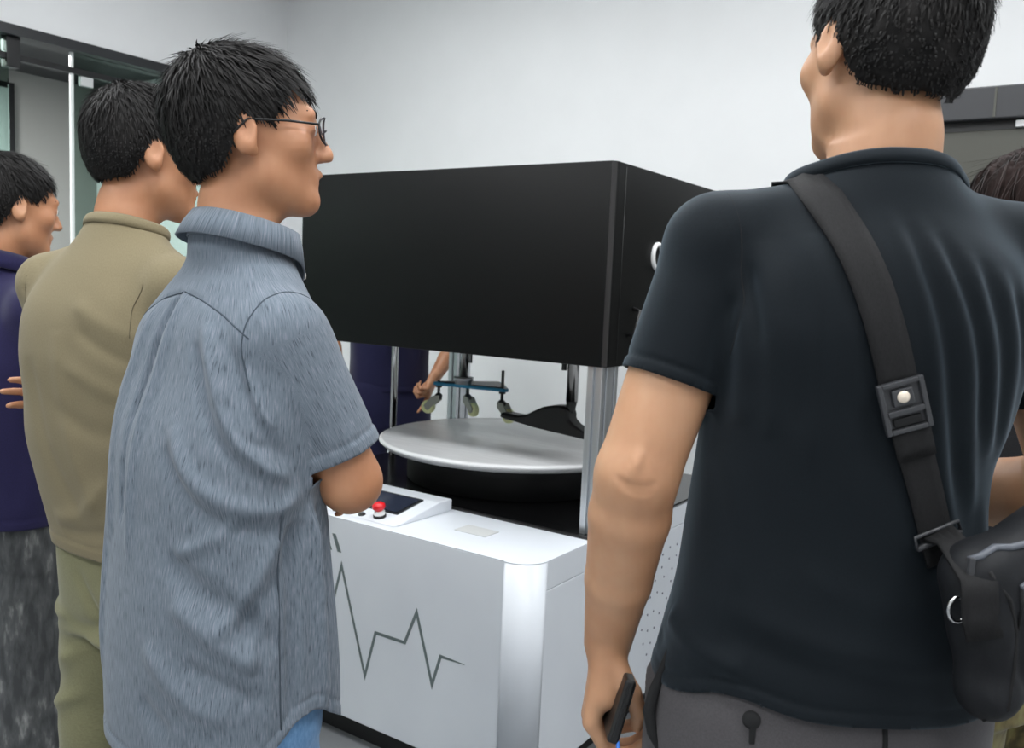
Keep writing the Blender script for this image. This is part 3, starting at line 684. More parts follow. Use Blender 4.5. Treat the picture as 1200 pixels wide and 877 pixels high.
def hair_short(root, R, t, sc, m, h=.005, front=.066, nape=-.062, thick=.010, n=4200, seed=1, length=.022):
    S = Field(); S.frame(R, t, sc)
    S.ell((0, -.014, .040), (.078 + thick * .55, .099 + thick * .6, .080 + thick), .01); S.ell((0, -.040, -.006), (.070 + thick * .3, .066 + thick * .4, .075), .03)
    S.frame(); V, Q = S.mesh(h, 2)
    L = (V - t) @ R / sc                                            # head coordinates
    x, y, z = L.T; ax = np.abs(x)
    line = np.interp(y, [-.12, -.075, -.045, -.028, -.010, .012, .030, .046, .060, .11], [nape, nape, nape + .01, -.022, .026, .018, .010, .034, front - .008, front])
    N = normals(V, Q); c = (line - z) * sc
    V = V + N * (.0010 * np.sin(np.arctan2(x, -(y + .06)) * 60 + 4 * np.sin(z * 40)) + .0008 * np.sin(np.arctan2(x, -(y + .06)) * 113 + 5 * np.sin(z * 31)))[:, None]
    V, Q, L2, N = cut(V, Q, c, np.tile(R @ np.array([0, 0, -1.]), (len(V), 1)), L, N)
    # strands: rooted on the cap, lying along it, longest on top
    r = np.random.default_rng(seed); i = r.integers(0, len(V), n); P = V[i]; NN = N[i]; up = R @ np.array([0, 0, 1.])
    crown = t + R @ (np.array([0, -.06, .12]) * sc)
    flow = P - crown; flow -= NN * (flow * NN).sum(1)[:, None]; flow /= np.maximum(np.linalg.norm(flow, axis=1), 1e-6)[:, None]
    flow += r.normal(0, .14, flow.shape); top = np.clip(L2[i][:, 2] / .1 + .35, .25, 1.25)
    ln = length * top * r.uniform(.6, 1.25, n); side = np.cross(flow, NN); side /= np.maximum(np.linalg.norm(side, axis=1), 1e-6)[:, None]
    w_ = .0012; k = len(V); vv = []; qq = []
    for j, (fr, lift, wd) in enumerate(((0, -.001, 1), (.5, .0018, .9), (1, .0008, .3))):
        cpt = P + flow * (ln * fr)[:, None] + NN * lift
        vv += [cpt - side * w_ * wd, cpt + side * w_ * wd]
    vv = np.stack(vv, 1).reshape(-1, 3); b = k + 6 * np.arange(n)
    qq = np.concatenate([np.stack([b, b + 1, b + 3, b + 2], 1), np.stack([b + 2, b + 3, b + 5, b + 4], 1)])
    return quads_obj('hair', np.concatenate([V, vv]), np.concatenate([Q, qq]), m, root)

def top_garment(root, name, m, h, torso, J, sleeves, hem, neck, seams=(), ridges=(), wob=(.002, 14, 14, 9), n=2.3, skirt_z=None, shoulder_r=(.058, .062), seed=1, hem_band=.022, thick=.0022):
    """shirt from torso sections and sleeves; hem(x, y) gives the height of its lower edge, neck = (centre, axis, tilt) cut above a plane.
    sleeves: {'L': (r_top, r_cuff, cuff fraction of the upper arm), ...}"""
    S = Field(); S.loft(torso, .02, n); tor = S.p[-1]
    nb = np.array(neck[0], float)
    arms = {}
    for sd in 'LR':
        sg = -1 if sd == 'L' else 1; sh, el = np.array(J['sh' + sd], float), np.array(J['el' + sd], float)
        S.cone((nb[0] + sg * .042, nb[1] + .004, nb[2] - .052), sh + np.array([-sg * .004, 0, .004]), shoulder_r[0], shoulder_r[1] - .004, .035)
        r0, r1, fr = sleeves[sd]; a = (el - sh); Ln = np.linalg.norm(a); a /= Ln; end = sh + a * Ln * fr
        S.cone(sh, end + a * .013, r0, r1, .022); S.p[-1] = ('k',) + S.p[-1][1:]; arms[sd] = (sh, a, Ln * fr, S.p[-1])
    V, Q = S.mesh(h, 2)
    # which piece of cloth each vertex belongs to: body or one of the sleeves
    P = V.T; dt = S.one(tor, P); part_ = np.zeros(len(V), int); along = {}
    for i, sd in enumerate('LR'):
        sh, a, ln, q = arms[sd]; da = S.one(q, P); tt_ = (V - sh) @ a; along[sd] = tt_
        sg = -1 if sd == 'L' else 1
        part_[(da < dt - .004) & (tt_ > .0) & (sg * (V[:, 0] - sh[0]) > -.055)] = i + 1
    gc = np.stack([np.arctan2(V[:, 0] - np.interp(V[:, 2], tor[5][0], tor[5][1]), -V[:, 1] + .03) * .16, np.zeros(len(V)), V[:, 2]], 1)
    c = hem(V[:, 0], V[:, 1]) - V[:, 2]; dr = np.tile(np.array([0, 0, -1.]), (len(V), 1))
    for i, sd in enumerate('LR'):
        sh, a, ln, q = arms[sd]; mk = part_ == i + 1; e1 = np.cross(a, [0, 1, 0]); e1 /= np.linalg.norm(e1); e2 = np.cross(a, e1)
        rel = V[mk] - sh; gc[mk] = np.stack([np.arctan2(rel @ e2, rel @ e1) * .06 + .5 + i, np.zeros(mk.sum()), -along[sd][mk]], 1)
        c[mk] = along[sd][mk] - ln; dr[mk] = a
    up = np.array(neck[1], float); up /= np.linalg.norm(up); cn = (V - nb) @ up
    rad = (V - nb) - np.outer((V - nb) @ up, up); rl = np.maximum(np.linalg.norm(rad, axis=1), 1e-6); cr = cn - neck[2]
    mk = (cr > c) & (part_ == 0) & (rl < .105) & (cr > -.03); c[mk] = cr[mk]; dr[mk] = up
    cc = c.copy(); cc[mk] = -1; nk = np.where(mk, cr, -1.0)
    V = folds(V, Q, ridges); V = wobble(V, Q, *wob, seed=seed)
    V, Q, gc, cc, part_, nk = cut(V, Q, c, dr, gc, cc, part_, nk)
    N = normals(V, Q)
    # turned-up hem: the cloth is double for the last stretch and stitched down
    band = np.clip((cc + hem_band) / .004, 0, 1); V = V + N * (band * .0011 - .0016 * np.exp(-((cc + hem_band + .002) / .003)**2))[:, None]
    V = folds(V, Q, seams)
    o = quads_obj(name, V, Q, m, root, gc)
    md = o.modifiers.new('thickness', 'SOLIDIFY'); md.thickness = thick; md.offset = -1
    # the rim of the neckline, as rows for a collar: position and outward direction for 48 angles round the neck (0 = front)
    rm = np.abs(nk) < .0035; VR = V[rm]; rad = (VR - nb) - np.outer((VR - nb) @ up, up); e2 = np.cross([1, 0, 0], up) * -1; e2 = np.cross(up, [1, 0, 0]); ang = np.arctan2(rad[:, 0], rad @ e2)
    rim = []
    for i in range(48):
        a = 2 * PI * i / 48; d_ = np.abs((ang - a + PI) % (2 * PI) - PI); wt = np.exp(-(d_ / .16)**2) + 1e-9; hgt = (((VR - nb) @ up) * wt).sum() / wt.sum(); rr_ = (np.linalg.norm(rad, axis=1) * wt).sum() / wt.sum(); out = np.array([1., 0, 0]) * math.sin(a) + e2 * math.cos(a); rim.append((nb + up * hgt + out * rr_, out))
    return rim, up, 0.0, o
def rib_collar(name, m, root, info, w=.016):
    rim, up, r, _ = info
    ring_strip(name, m, root, [[c + o_ * .0022 - up * .004 for c, o_ in rim], [c + o_ * .0026 + up * w * .3 for c, o_ in rim], [c + o_ * .0002 + up * w * .8 for c, o_ in rim], [c - o_ * .0025 + up * w for c, o_ in rim], [c - o_ * .004 + up * (w - .003) for c, o_ in rim]], thick=.0028)
def fold_collar(name, m, root, info, stand=.030, drop=.036, tip=.03, gap=12):
    rim, up, r, _ = info; rows = []
    for dr_, du in ((.002, -.003), (.001, stand * .55), (-.001, stand), (.004, stand + .003), (.011, stand - .014), (.017, stand - drop)):
        row = []
        for i in range(49):
            a = D2R(gap + (360 - 2 * gap) * i / 48); f = a / (2 * PI) * 48; k0 = int(f) % 48; fr = f - int(f)
            c = rim[k0][0] * (1 - fr) + rim[(k0 + 1) % 48][0] * fr; o_ = rim[k0][1] * (1 - fr) + rim[(k0 + 1) % 48][1] * fr
            last = du < 0 and dr_ > .012; t_ = max(0, math.cos(a))**4 if last else 0
            row.append(c + o_ * (r + dr_ + t_ * .016) + up * (du - tip * t_))
        rows.append(row)
    o = ring_strip(name, m, root, rows, closed=False); return rows
def trousers(root, m, h, waist, J, ridges=(), radii=(.098, .075, .062), wob=(.003, 12, 12, 16), seed=3, hem_z=.05, crotch=None, thick=.0025):
    """waist: torso-like sections from the crotch to the waistband"""
    S = Field(); S.loft(waist, .03, 2.25); pel = np.array(J['pelvis'], float)
    for sd, sg in (('L', -1), ('R', 1)):
        hp = np.array([pel[0] + sg * .088, pel[1], J['hip'][2] - .02]); kn_, an = np.array(J['kn' + sd], float), np.array(J['an' + sd], float)
        S.cone(hp, kn_, radii[0], radii[1], .03); S.cone(kn_, np.array([an[0], an[1] + .005, hem_z - .03]), radii[1], radii[2], .02)
    V, Q = S.mesh(h, 2); top = max(w[0] for w in waist) - .02
    c = np.maximum(hem_z - V[:, 2], V[:, 2] - top); dr = np.where((V[:, 2] > .5)[:, None], np.array([0, 0, 1.]), np.array([0, 0, -1.]))
    gc = np.stack([np.arctan2(V[:, 0], -V[:, 1]) * .15, V[:, 1] * .2, V[:, 2]], 1)
    V = folds(V, Q, ridges); V = wobble(V, Q, *wob, seed=seed); V, Q, gc = cut(V, Q, c, dr, gc)
    o = quads_obj('trousers', V, Q, m, root, gc); md = o.modifiers.new('thickness', 'SOLIDIFY'); md.thickness = thick; md.offset = -1
    return o
def shoes(root, J, m, ms):
    for sd, sg in (('L', -1), ('R', 1)):
        an = np.array(J['an' + sd], float); S = Field()
        S.cone((an[0], an[1] - .035, .045), (an[0] + sg * .012, an[1] + .10, .036), .040, .034, .02); S.cone((an[0] + sg * .01, an[1] + .08, .034), (an[0] + sg * .016, an[1] + .165, .030), .036, .026, .02); S.cone((an[0], an[1] - .01, .05), (an[0], an[1] - .005, .085), .042, .044, .03)
        V, Q = S.mesh(.006, 2); V[:, 2] = np.maximum(V[:, 2], .012); o = quads_obj('shoe', V, Q, m, root)
        T = Field(); T.cone((an[0], an[1] - .035, .0), (an[0] + sg * .012, an[1] + .09, .0), .044, .041, .02); T.cone((an[0] + sg * .012, an[1] + .09, .0), (an[0] + sg * .016, an[1] + .166, .0), .041, .029, .02)
        V, Q = T.mesh(.006, 2); V[:, 2] = np.clip(V[:, 2], 0, .02); quads_obj('sole', V, Q, ms, o)
def ring_strip(name, m, root, rings, gc_scale=1.0, closed=True, thick=.003):
    """cloth band from successive closed or open rows of points"""
    rings = [np.array(r_, float) for r_ in rings]; n = len(rings[0]); V = np.concatenate(rings); Q = []
    for i in range(len(rings) - 1):
        for j in range(n if closed else n - 1): Q.append((i * n + j, i * n + (j + 1) % n, (i + 1) * n + (j + 1) % n, (i + 1) * n + j))
    gc = np.concatenate([np.stack([np.full(n, 3.0) + np.arange(n) / n * .45, np.zeros(n), np.full(n, i * .008)], 1) for i in range(len(rings))])
    o = quads_obj(name, V, np.array(Q), m, root, gc); md = o.modifiers.new('thickness', 'SOLIDIFY'); md.thickness = thick; md.offset = 0; return o

from mathutils.bvhtree import BVHTree
def bvh_of(o): return BVHTree.FromPolygons([v.co.copy() for v in o.data.vertices], [tuple(p.vertices) for p in o.data.polygons])
def cast(b, x, z):            # where a line from behind meets the cloth at this place on the back
    h = b.ray_cast(Vector((x, -.6, z)), Vector((0, 1, 0)))
    if h[0] is None: h = b.find_nearest(Vector((x, -.2, z)))
    return (h[0], h[1] if h[1].y < 0 else -h[1])
def seam(root, tree, pts, r=.0011, m=None):
    out = []; n = len(pts) - 1
    for i in range(n * 8 + 1):
        f = min(i / 8, n - 1e-6); a = Vector(pts[int(f)]); b = Vector(pts[int(f) + 1]); out.append(tree.find_nearest(a.lerp(b, f - int(f)))[0])
    for _ in range(2): out = [out[0]] + [out[i] * .5 + (out[i - 1] + out[i + 1]) * .25 for i in range(1, len(out) - 1)] + [out[-1]]
    return MB().tube(out, r, 6).build('seam', m or M['thread'], root)
# ------------------------------------------------------------------ person 1: man in the dark slate T-shirt, nearest, seen from behind
J = dict(hip=(0, 0, .86), pelvis=(-.022, -.01), neck=(.0, -.01, 1.44), shL=(-.174, -.002, 1.350), elL=(-.254, -.03, 1.092), wrL=(-.266, .05, .861),
         shR=(.170, .0, 1.352), elR=(.262, -.02, 1.085), wrR=(.15, .20, 1.045), knL=(-.12, .0, .47), anL=(-.13, -.02, .085), knR=(.075, .02, .47), anR=(.09, .0, .085))
TOR = [(.72, -.02, -.01, .200, .135), (.80, -.018, -.01, .204, .138), (.857, -.014, -.012, .203, .136), (.907, -.012, -.014, .196, .130), (.957, -.018, -.016, .180, .124),
       (1.046, -.023, -.014, .166, .116), (1.12, -.021, -.014, .161, .118), (1.19, -.012, -.016, .165, .120), (1.28, -.004, -.02, .168, .120), (1.345, .0, -.022, .148, .104), (1.395, .0, -.018, .100, .082), (1.428, .0, -.015, .077, .074), (1.47, .0, -.006, .067, .066)]
grip = [(38, 66, 40), (42, 68, 42), (45, 70, 44), (48, 68, 44)]
R1, HR, HT = person('man in a dark slate T-shirt seen from behind, phone in his left hand', (.40, 1.0), 90, .0036, J, TOR,
    (.004, .012, 1.578), (16, 0, 3), .97,
    {'L': ((-.12, .10, -1), (1, -.12, -.1), 1, grip, [(.014, .022, .014), (.038, .040, .038), (.064, .036, .052), (.086, .030, .053)], 1.0), 'R': ((-.75, .62, .05), (0, -.35, -1), 1, RELAX, THUMB_OUT, 1.0)}, M['skinR'], 1.04, creases=[([(-.283, 1.098), (-.268, 1.090), (-.252, 1.089), (-.238, 1.094)], .0034, -.0022), ([(-.279, 1.090), (-.266, 1.083), (-.252, 1.082), (-.242, 1.085)], .003, -.0016), ([(-.268, 1.116), (-.255, 1.112)], .016, .004)])
hair_short(R1, HR, HT, .97, M['hair'], seed=11)
def hem1(x, y): return .864 + .014 * np.exp(-((np.abs(x) - .15) / .05)**2) - .01 * np.clip((np.abs(x) - .17) / .04, 0, 1)
def back1(x, z, dy=0): return (x, -.135 + .9 * x * x * 1.6 + dy, z)
RID = [([(-.0225, 1.385), (.016, 1.26), (.033, 1.175), (.05, 1.10), (.08, 1.03)], .0085, .0065), ([(-.009, 1.385), (.029, 1.26), (.047, 1.175), (.066, 1.10)], .008, -.0055), ([(.0075, 1.375), (.053, 1.26), (.070, 1.16), (.088, 1.08)], .0085, .0065), ([(.022, 1.375), (.067, 1.26), (.085, 1.16)], .008, -.005),
       ([(.046, 1.355), (.083, 1.245), (.10, 1.14)], .009, .006), ([(.064, 1.35), (.099, 1.245), (.113, 1.15)], .008, -.004), ([(.085, 1.34), (.117, 1.24), (.124, 1.13)], .009, .0055), ([(.12, 1.32), (.14, 1.22), (.142, 1.12)], .009, .005), ([(.105, 1.33), (.13, 1.23)], .007, -.004),
       ([(-.145, 1.36), (-.132, 1.26), (-.128, 1.15)], .010, .0042), ([(-.122, 1.37), (-.112, 1.26), (-.108, 1.16)], .010, -.0035), ([(-.098, 1.37), (-.090, 1.25), (-.088, 1.12)], .010, .0038), ([(-.062, 1.30), (-.055, 1.18), (-.05, 1.08)], .011, .003), ([(-.165, 1.33), (-.155, 1.24), (-.155, 1.16)], .008, .004), ([(-.155, 1.34), (-.144, 1.24)], .007, -.004),
       ([(-.17, 1.14), (-.15, 1.06), (-.155, .98)], .012, .003), ([(-.10, 1.02), (-.02, .985), (.07, 1.0)], .014, .0025), ([(.10, 1.10), (.12, 1.02), (.10, .96)], .010, .004)]
RID = [(p, w, a * (.78 if i % 2 else .62)) for i, (p, w, a) in enumerate(RID)]
RID += [([(-.20, -.02, .93), (-.188, -.07, .915), (-.14, -.12, .905)], .012, .007), ([(-.205, .01, .895), (-.19, -.06, .882), (-.15, -.10, .872)], .012, -.006), ([(-.17, -.09, .975), (-.05, -.145, .935), (.10, -.145, .925), (.16, -.09, .95)], .016, .004),
        ([(-.17, -.10, .945), (-.05, -.15, .912), (.08, -.15, .905)], .014, -.003), ([(-.205, -.03, 1.36), (-.23, -.045, 1.28), (-.245, -.045, 1.22)], .012, .003), ([(-.165, -.06, 1.30), (-.185, -.055, 1.24), (-.19, -.05, 1.20)], .010, -.004)]
arc = lambda c, r, a0, a1, n, f: [f(c, r, a0 + (a1 - a0) * i / (n - 1)) for i in range(n)]
SEAM = [([(-.178, .03, 1.408), (-.172, -.03, 1.405), (-.163, -.065, 1.37), (-.162, -.085, 1.30), (-.170, -.072, 1.235)], .0035, -.0022), ([(.178, .03, 1.408), (.172, -.03, 1.405), (.163, -.065, 1.37), (.162, -.085, 1.30), (.170, -.072, 1.235)], .0035, -.0022)]
nk1 = top_garment(R1, 't_shirt', M['navytee'], .0037, TOR, J, {'L': (.057, .0555, .585), 'R': (.057, .056, .56)}, hem1, ((.002, -.012, 1.430), (0, .26, 1), .0), SEAM, RID, (.0012, 16, 16, 10), seed=2, hem_band=.013)
rib_collar('collar_rib', M['navytee'], R1, nk1, .013)
WST = [(.70, -.022, -.012, .196, .130), (.77, -.026, -.012, .198, .132), (.84, -.022, -.010, .194, .128), (.92, -.014, -.012, .180, .118), (1.0, -.012, -.012, .168, .108)]
trousers(R1, M['greyslack'], .006, WST, J, [([(-.22, .02, .86), (-.215, -.02, .82), (-.21, -.03, .76)], .012, .006), ([(-.18, -.09, .72), (-.05, -.13, .70), (.02, -.14, .69)], .02, -.006)], seed=5)
shoes(R1, J, M['shoe'], M['sole'])
tb1 = bvh_of(bpy.data.objects['trousers'])
MB().tube([Vector(cast(tb1, .003 + .002 * math.sin(i), .868 - .02 * i)[0]) for i in range(9)], .0030, 8).build('back_seam', M['thread'], R1)
p_, n_ = cast(tb1, -.132, .856); MB().lathe([(0, .004), (.007, .0038), (.0095, .002), (.0095, -.003)], 20, p_, n_).build('pocket_button', M['thread'], R1)
p_, n_ = cast(tb1, -.131, .842); MB().box((p_.x - .003, p_.y - .003, p_.z - .011), (p_.x + .003, p_.y + .004, p_.z + .008), .001).build('button_loop', M['thread'], R1)
MB().tube([(-.205, -.035, .893), (-.213, -.040, .868), (-.222, -.045, .845), (-.227, -.048, .822), (-.223, -.054, .80), (-.216, -.060, .785)], [.003, .005, .0065, .007, .006, .003], 10).build('pocket_edge', M['thread'], R1)
# the phone in his left hand, and the bag slung over his shoulder
ph = thing('phone', 'black phone held edge-on in the left hand of the man with the crossbody bag', 'phone', Matrix.Translation((.1505, 1.050, .795)) @ Matrix.Rotation(D2R(15), 4, 'Y') @ Matrix.Rotation(D2R(-4), 4, 'Z') @ Matrix.Rotation(D2R(-8), 4, 'X'))
MB().box((-.0085, -.074, -.0385), (.0045, .074, .0385), .0035, 3).build('case', M['phone'], ph)
MB().box((.0042, -.070, -.0345), (.0052, .070, .0345)).build('screen_glass', M['phoneglass'], ph)
MB().box((-.0035, -.0752, -.030), (-.0022, -.0735, .030), .0005).build('rim', M['phoneglint'], ph)  # thin strip standing in for the reflection line on the near edge
MB().box((.0005, -.0755, -.008), (.0022, -.0735, .010), .0005).build('side_button', M['phoneglass'], ph)
MB().tube([(.004, -.070, -.034), (.008, -.075, -.046), (.006, -.077, -.062), (.000, -.078, -.085)], [.0022, .003, .0034, .0034], 8).build('wrist_strap', M['bluestrap'], ph)
bg = thing('crossbody_bag', 'black crossbody bag on a wide webbing strap at the right hip of the slate-shirted man', 'bag', Matrix.Translation((.40, 1.0, 0)))
SH1 = bvh_of(nk1[3])
def strap_obj(name, pts, w, lift, m, parent, thick=.003, hug=True, tree=None):
    tree = tree or SH1
    rows = []
    for i, p in enumerate(pts):
        p = Vector(p); a = Vector(pts[max(0, i - 1)]); b = Vector(pts[min(len(pts) - 1, i + 1)]); t_ = (b - a).normalized()
        if hug: q, nn, _, _ = tree.find_nearest(p)
        else: nn = Vector((0, -1, 0)); q = p
        if nn.dot(q - Vector((0, -.01, q.z - .03))) < 0: nn = -nn
        sd = t_.cross(nn).normalized(); row = []
        for u in (-.5, -.25, 0, .25, .5):
            r_ = q + sd * w * u
            if hug: r_ = r_ * .4 + tree.find_nearest(r_)[0] * .6
            row.append(r_ + nn * lift)
        rows.append(row)
    return ring_strip(name, m, parent, rows, closed=False, thick=thick)
def on_back(pts, n):
    zs = [p[1] for p in pts][::-1]; xs = [p[0] for p in pts][::-1]
    return [cast(SH1, float(np.interp(z, zs, xs)), z)[0] for z in np.linspace(pts[0][1], pts[-1][1], n)]
SP = [(-.080, 1.400), (-.062, 1.351), (-.048, 1.313), (-.036, 1.276), (-.0155, 1.214), (.005, 1.158), (.0205, 1.119), (.042, 1.060), (.050, 1.035)]
over = [(.10, .14, 1.06), (.03, .15, 1.17), (-.04, .14, 1.29), (-.080, .10, 1.37), (-.090, .055, 1.42), (-.090, .015, 1.437), (-.088, -.025, 1.432)]
strap_obj('strap', over + on_back(SP[:5], 14), .038, .0045, M['web'], bg)
strap_obj('strap', on_back([(-.010, 1.198)] + SP[5:], 10), .036, .0040, M['web'], bg)
strap_obj('strap_keeper', on_back([(-.003, 1.180), (.004, 1.160), (.0085, 1.146)], 4), .039, .0075, M['web'], bg)
def backpt(x, z):
    p, n_ = cast(SH1, x, z); return tuple(p), tuple(n_)
for p, w, a in SEAM[:1]: seam(R1, SH1, p, .0006)
# buckle
def oriented(p, nn, tt_):
    nn = Vector(nn).normalized(); t_ = Vector(tt_); t_ = (t_ - nn * t_.dot(nn)).normalized(); s_ = t_.cross(nn)
    return Matrix(((s_.x, t_.x, nn.x, p[0]), (s_.y, t_.y, nn.y, p[1]), (s_.z, t_.z, nn.z, p[2]), (0, 0, 0, 1)))
bp, bn = backpt(-.0110, 1.199)
bk_m = oriented(Vector(bp) + Vector(bn).normalized() * .009, bn, (-.34, 0, 1))
def on(mb, mtx):
    mb.v = [mtx @ x for x in mb.v]; return mb
f = MB(); f.box((-.023, -.0265, -.003), (-.018, .0265, .004), .001); f.box((.018, -.0265, -.003), (.023, .0265, .004), .001); f.box((-.018, .0215, -.003), (.018, .0265, .004), .001); f.box((-.018, -.0265, -.003), (.018, -.0215, .004), .001); f.box((-.018, -.008, -.003), (.018, -.002, .0045), .001); f.box((-.018, -.0215, -.004), (.018, .0215, -.001)); f.box((-.0105, .001, -.002), (.0105, .0185, .0035), .0015)
bko = on(f, bk_m).build('buckle', M['buckle'], bg)
on(MB().lathe([(0, .0055), (.005, .0052), (.0062, .004), (.0062, 0)], 20, (0, .010, 0)), bk_m).build('stud', M['magnet'], bko)
on(MB().box((-.014, -.0195, -.001), (.014, -.011, .0025), .001), bk_m).build('buckle_slot', M['thread'], bko)
ap, an_ = backpt(.0415, 1.060); am = oriented(Vector(ap) + Vector(an_).normalized() * .008, an_, (-.36, 0, 1))
f = MB(); f.tube([(-.026, 0, 0), (.026, 0, 0)], .0032, 10); f.tube([(-.026, 0, 0), (-.026, .012, 0), (.026, .012, 0), (.026, 0, 0)], .002, 8)
on(f, am).build('strap_adjuster', M['buckle'], bg)
# bag body: soft, its narrow rear end towards the camera, the rest running forward round the right hip
S = Field()
S.cone((.074, -.186, .926), (.058, -.180, 1.040), .022, .028, .02); S.cone((.076, -.188, .932), (.215, -.105, 1.03), .027, .046, .02); S.cone((.058, -.182, 1.040), (.215, -.105, 1.10), .029, .036, .03); S.cone((.072, -.188, .992), (.22, -.10, 1.05), .030, .048, .03)
V, Q = S.mesh(.004, 2); V = folds(V, Q, [([(.045, -.225, 1.0), (.055, -.225, .95), (.075, -.215, .91)], .010, .004), ([(.085, -.22, 1.02), (.09, -.215, .97), (.11, -.20, .935)], .010, -.005), ([(.105, -.212, 1.01), (.115, -.20, .965)], .009, .004), ([(.03, -.20, 1.0), (.034, -.20, .93)], .008, -.003)])
V = wobble(V, Q, .0012, 25, 25, 25, seed=9); bag_o = quads_obj('bag_body', V, Q, M['bag'], bg); BG = bvh_of(bag_o)
def on_bag(pts, lift=.001): return [q[0] + Vector((0, -1, 0)) * lift for q in (cast(BG, x, z) for x, z in pts)]
strap_obj('strap', [Vector(cast(SH1, .040, 1.068)[0]) + Vector((0, -.006, 0)), Vector((.041, -.166, 1.066))] + on_bag([(.040, 1.046), (.042, 1.03), (.045, 1.012), (.049, .992)], .003), .034, .001, M['web'], bg, hug=False)
MB().tube(on_bag([(.036, 1.062), (.046, 1.067), (.062, 1.074), (.08, 1.082), (.10, 1.091), (.125, 1.101)]), .0036, 8).build('zipper', M['ziptape'], bg)
MB().tube(on_bag([(.082, 1.040), (.095, 1.046), (.115, 1.054), (.14, 1.064)]), .0036, 8).build('pocket_zipper', M['ziptape'], bg)
zp = on_bag([(.036, 1.056)])[0]; on(MB().box((-.003, -.003, -.012), (.003, .002, .010), .001), Matrix.Translation(zp)).build('zip_pull', M['buckle'], bg)
MB().tube(on_bag([(.083, 1.040), (.084, 1.025), (.083, 1.0)]), [.002, .0022, .0012], 8).build('zip_cord', M['thread'], bg)
MB().tube(on_bag([(.050, 1.055), (.070, 1.03), (.080, 1.0), (.084, .96), (.078, .925), (.066, .905)], .0), .0022, 8).build('piping', M['web'], bg)
rc = on_bag([(.026, 1.012)], .004)[0]; MB().tube([rc + Vector((.009 * math.cos(t), 0, .012 * math.sin(t))) for t in [2 * PI * i / 20 for i in range(20)]], .0022, 8, closed=True).build('ring', M['chrome'], bg)
# ------------------------------------------------------------------ person 2: man in the blue-grey shirt, arms folded, left of centre
J = dict(hip=(0, 0, .80), pelvis=(0, .0), neck=(0, .02, 1.335), shL=(-.148, .045, 1.228), elL=(-.172, .13, .985), wrL=(.03, .175, 1.00),
         shR=(.138, .008, 1.216), elR=(.187, .088, 1.017), wrR=(-.04, .185, 1.035), knL=(-.10, .02, .44), anL=(-.11, -.01, .085), knR=(.10, .02, .44), anR=(.11, -.01, .085))
TOR = [(.54, 0, .005, .200, .136), (.62, 0, .006, .203, .138), (.72, 0, .005, .204, .138), (.82, 0, -.002, .202, .130), (.95, -.002, -.006, .198, .119), (1.07, -.002, -.006, .195, .112), (1.16, 0, .012, .192, .106), (1.225, 0, .016, .170, .096), (1.275, 0, .020, .118, .078), (1.315, 0, .026, .076, .066), (1.34, 0, .024, .069, .066), (1.375, 0, .028, .064, .063)]
R2, HR, HT = person('man in a blue-grey slub shirt and jeans, arms folded, beside the control console', (-.42, 1.25), 50, .0048, J, TOR,
    (0, .042, 1.497), (-31, 6, 0), .985, {'L': ((.9, -.25, .05), (0, -.5, -.2), -1, RELAX, THUMB_OUT, .95), 'R': ((-.9, -.2, .2), (-.2, -.95, 0), -1, RELAX, THUMB_OUT, .95)}, M['skinT'], .98)
hair_short(R2, HR, HT, .985, M['hair'], thick=.012, seed=21, length=.026, n=4800)
def hem2(x, y):
    a = np.abs(np.arctan2(x / .2, -(y - .005) / .128))            # 0 at the back, pi at the front
    return .612 + .098 * np.exp(-((a - 1.62) / .55)**2) + .065 * np.clip((a - 1.6) / 1.5, 0, 1)
def b2(x, z, out=0):
    rx = float(np.interp(z, [t[0] for t in TOR], [t[3] for t in TOR])); ry = float(np.interp(z, [t[0] for t in TOR], [t[4] for t in TOR])); cy = float(np.interp(z, [t[0] for t in TOR], [t[2] for t in TOR]))
    return (x, cy - ry * max(.02, 1 - min(.999, abs(x) / rx)**2.3)**(1 / 2.3) - out, z)
def s2p(a, z):            # point on the right side by angle from the back (degrees)
    rx = float(np.interp(z, [t[0] for t in TOR], [t[3] for t in TOR])); ry = float(np.interp(z, [t[0] for t in TOR], [t[4] for t in TOR])); cy = float(np.interp(z, [t[0] for t in TOR], [t[2] for t in TOR]))
    ca, sa = math.cos(D2R(a)), math.sin(D2R(a)); q = (abs(sa)**2.3 + abs(ca)**2.3)**(1 / 2.3); return (rx * sa / q, cy - ry * ca / q, z)
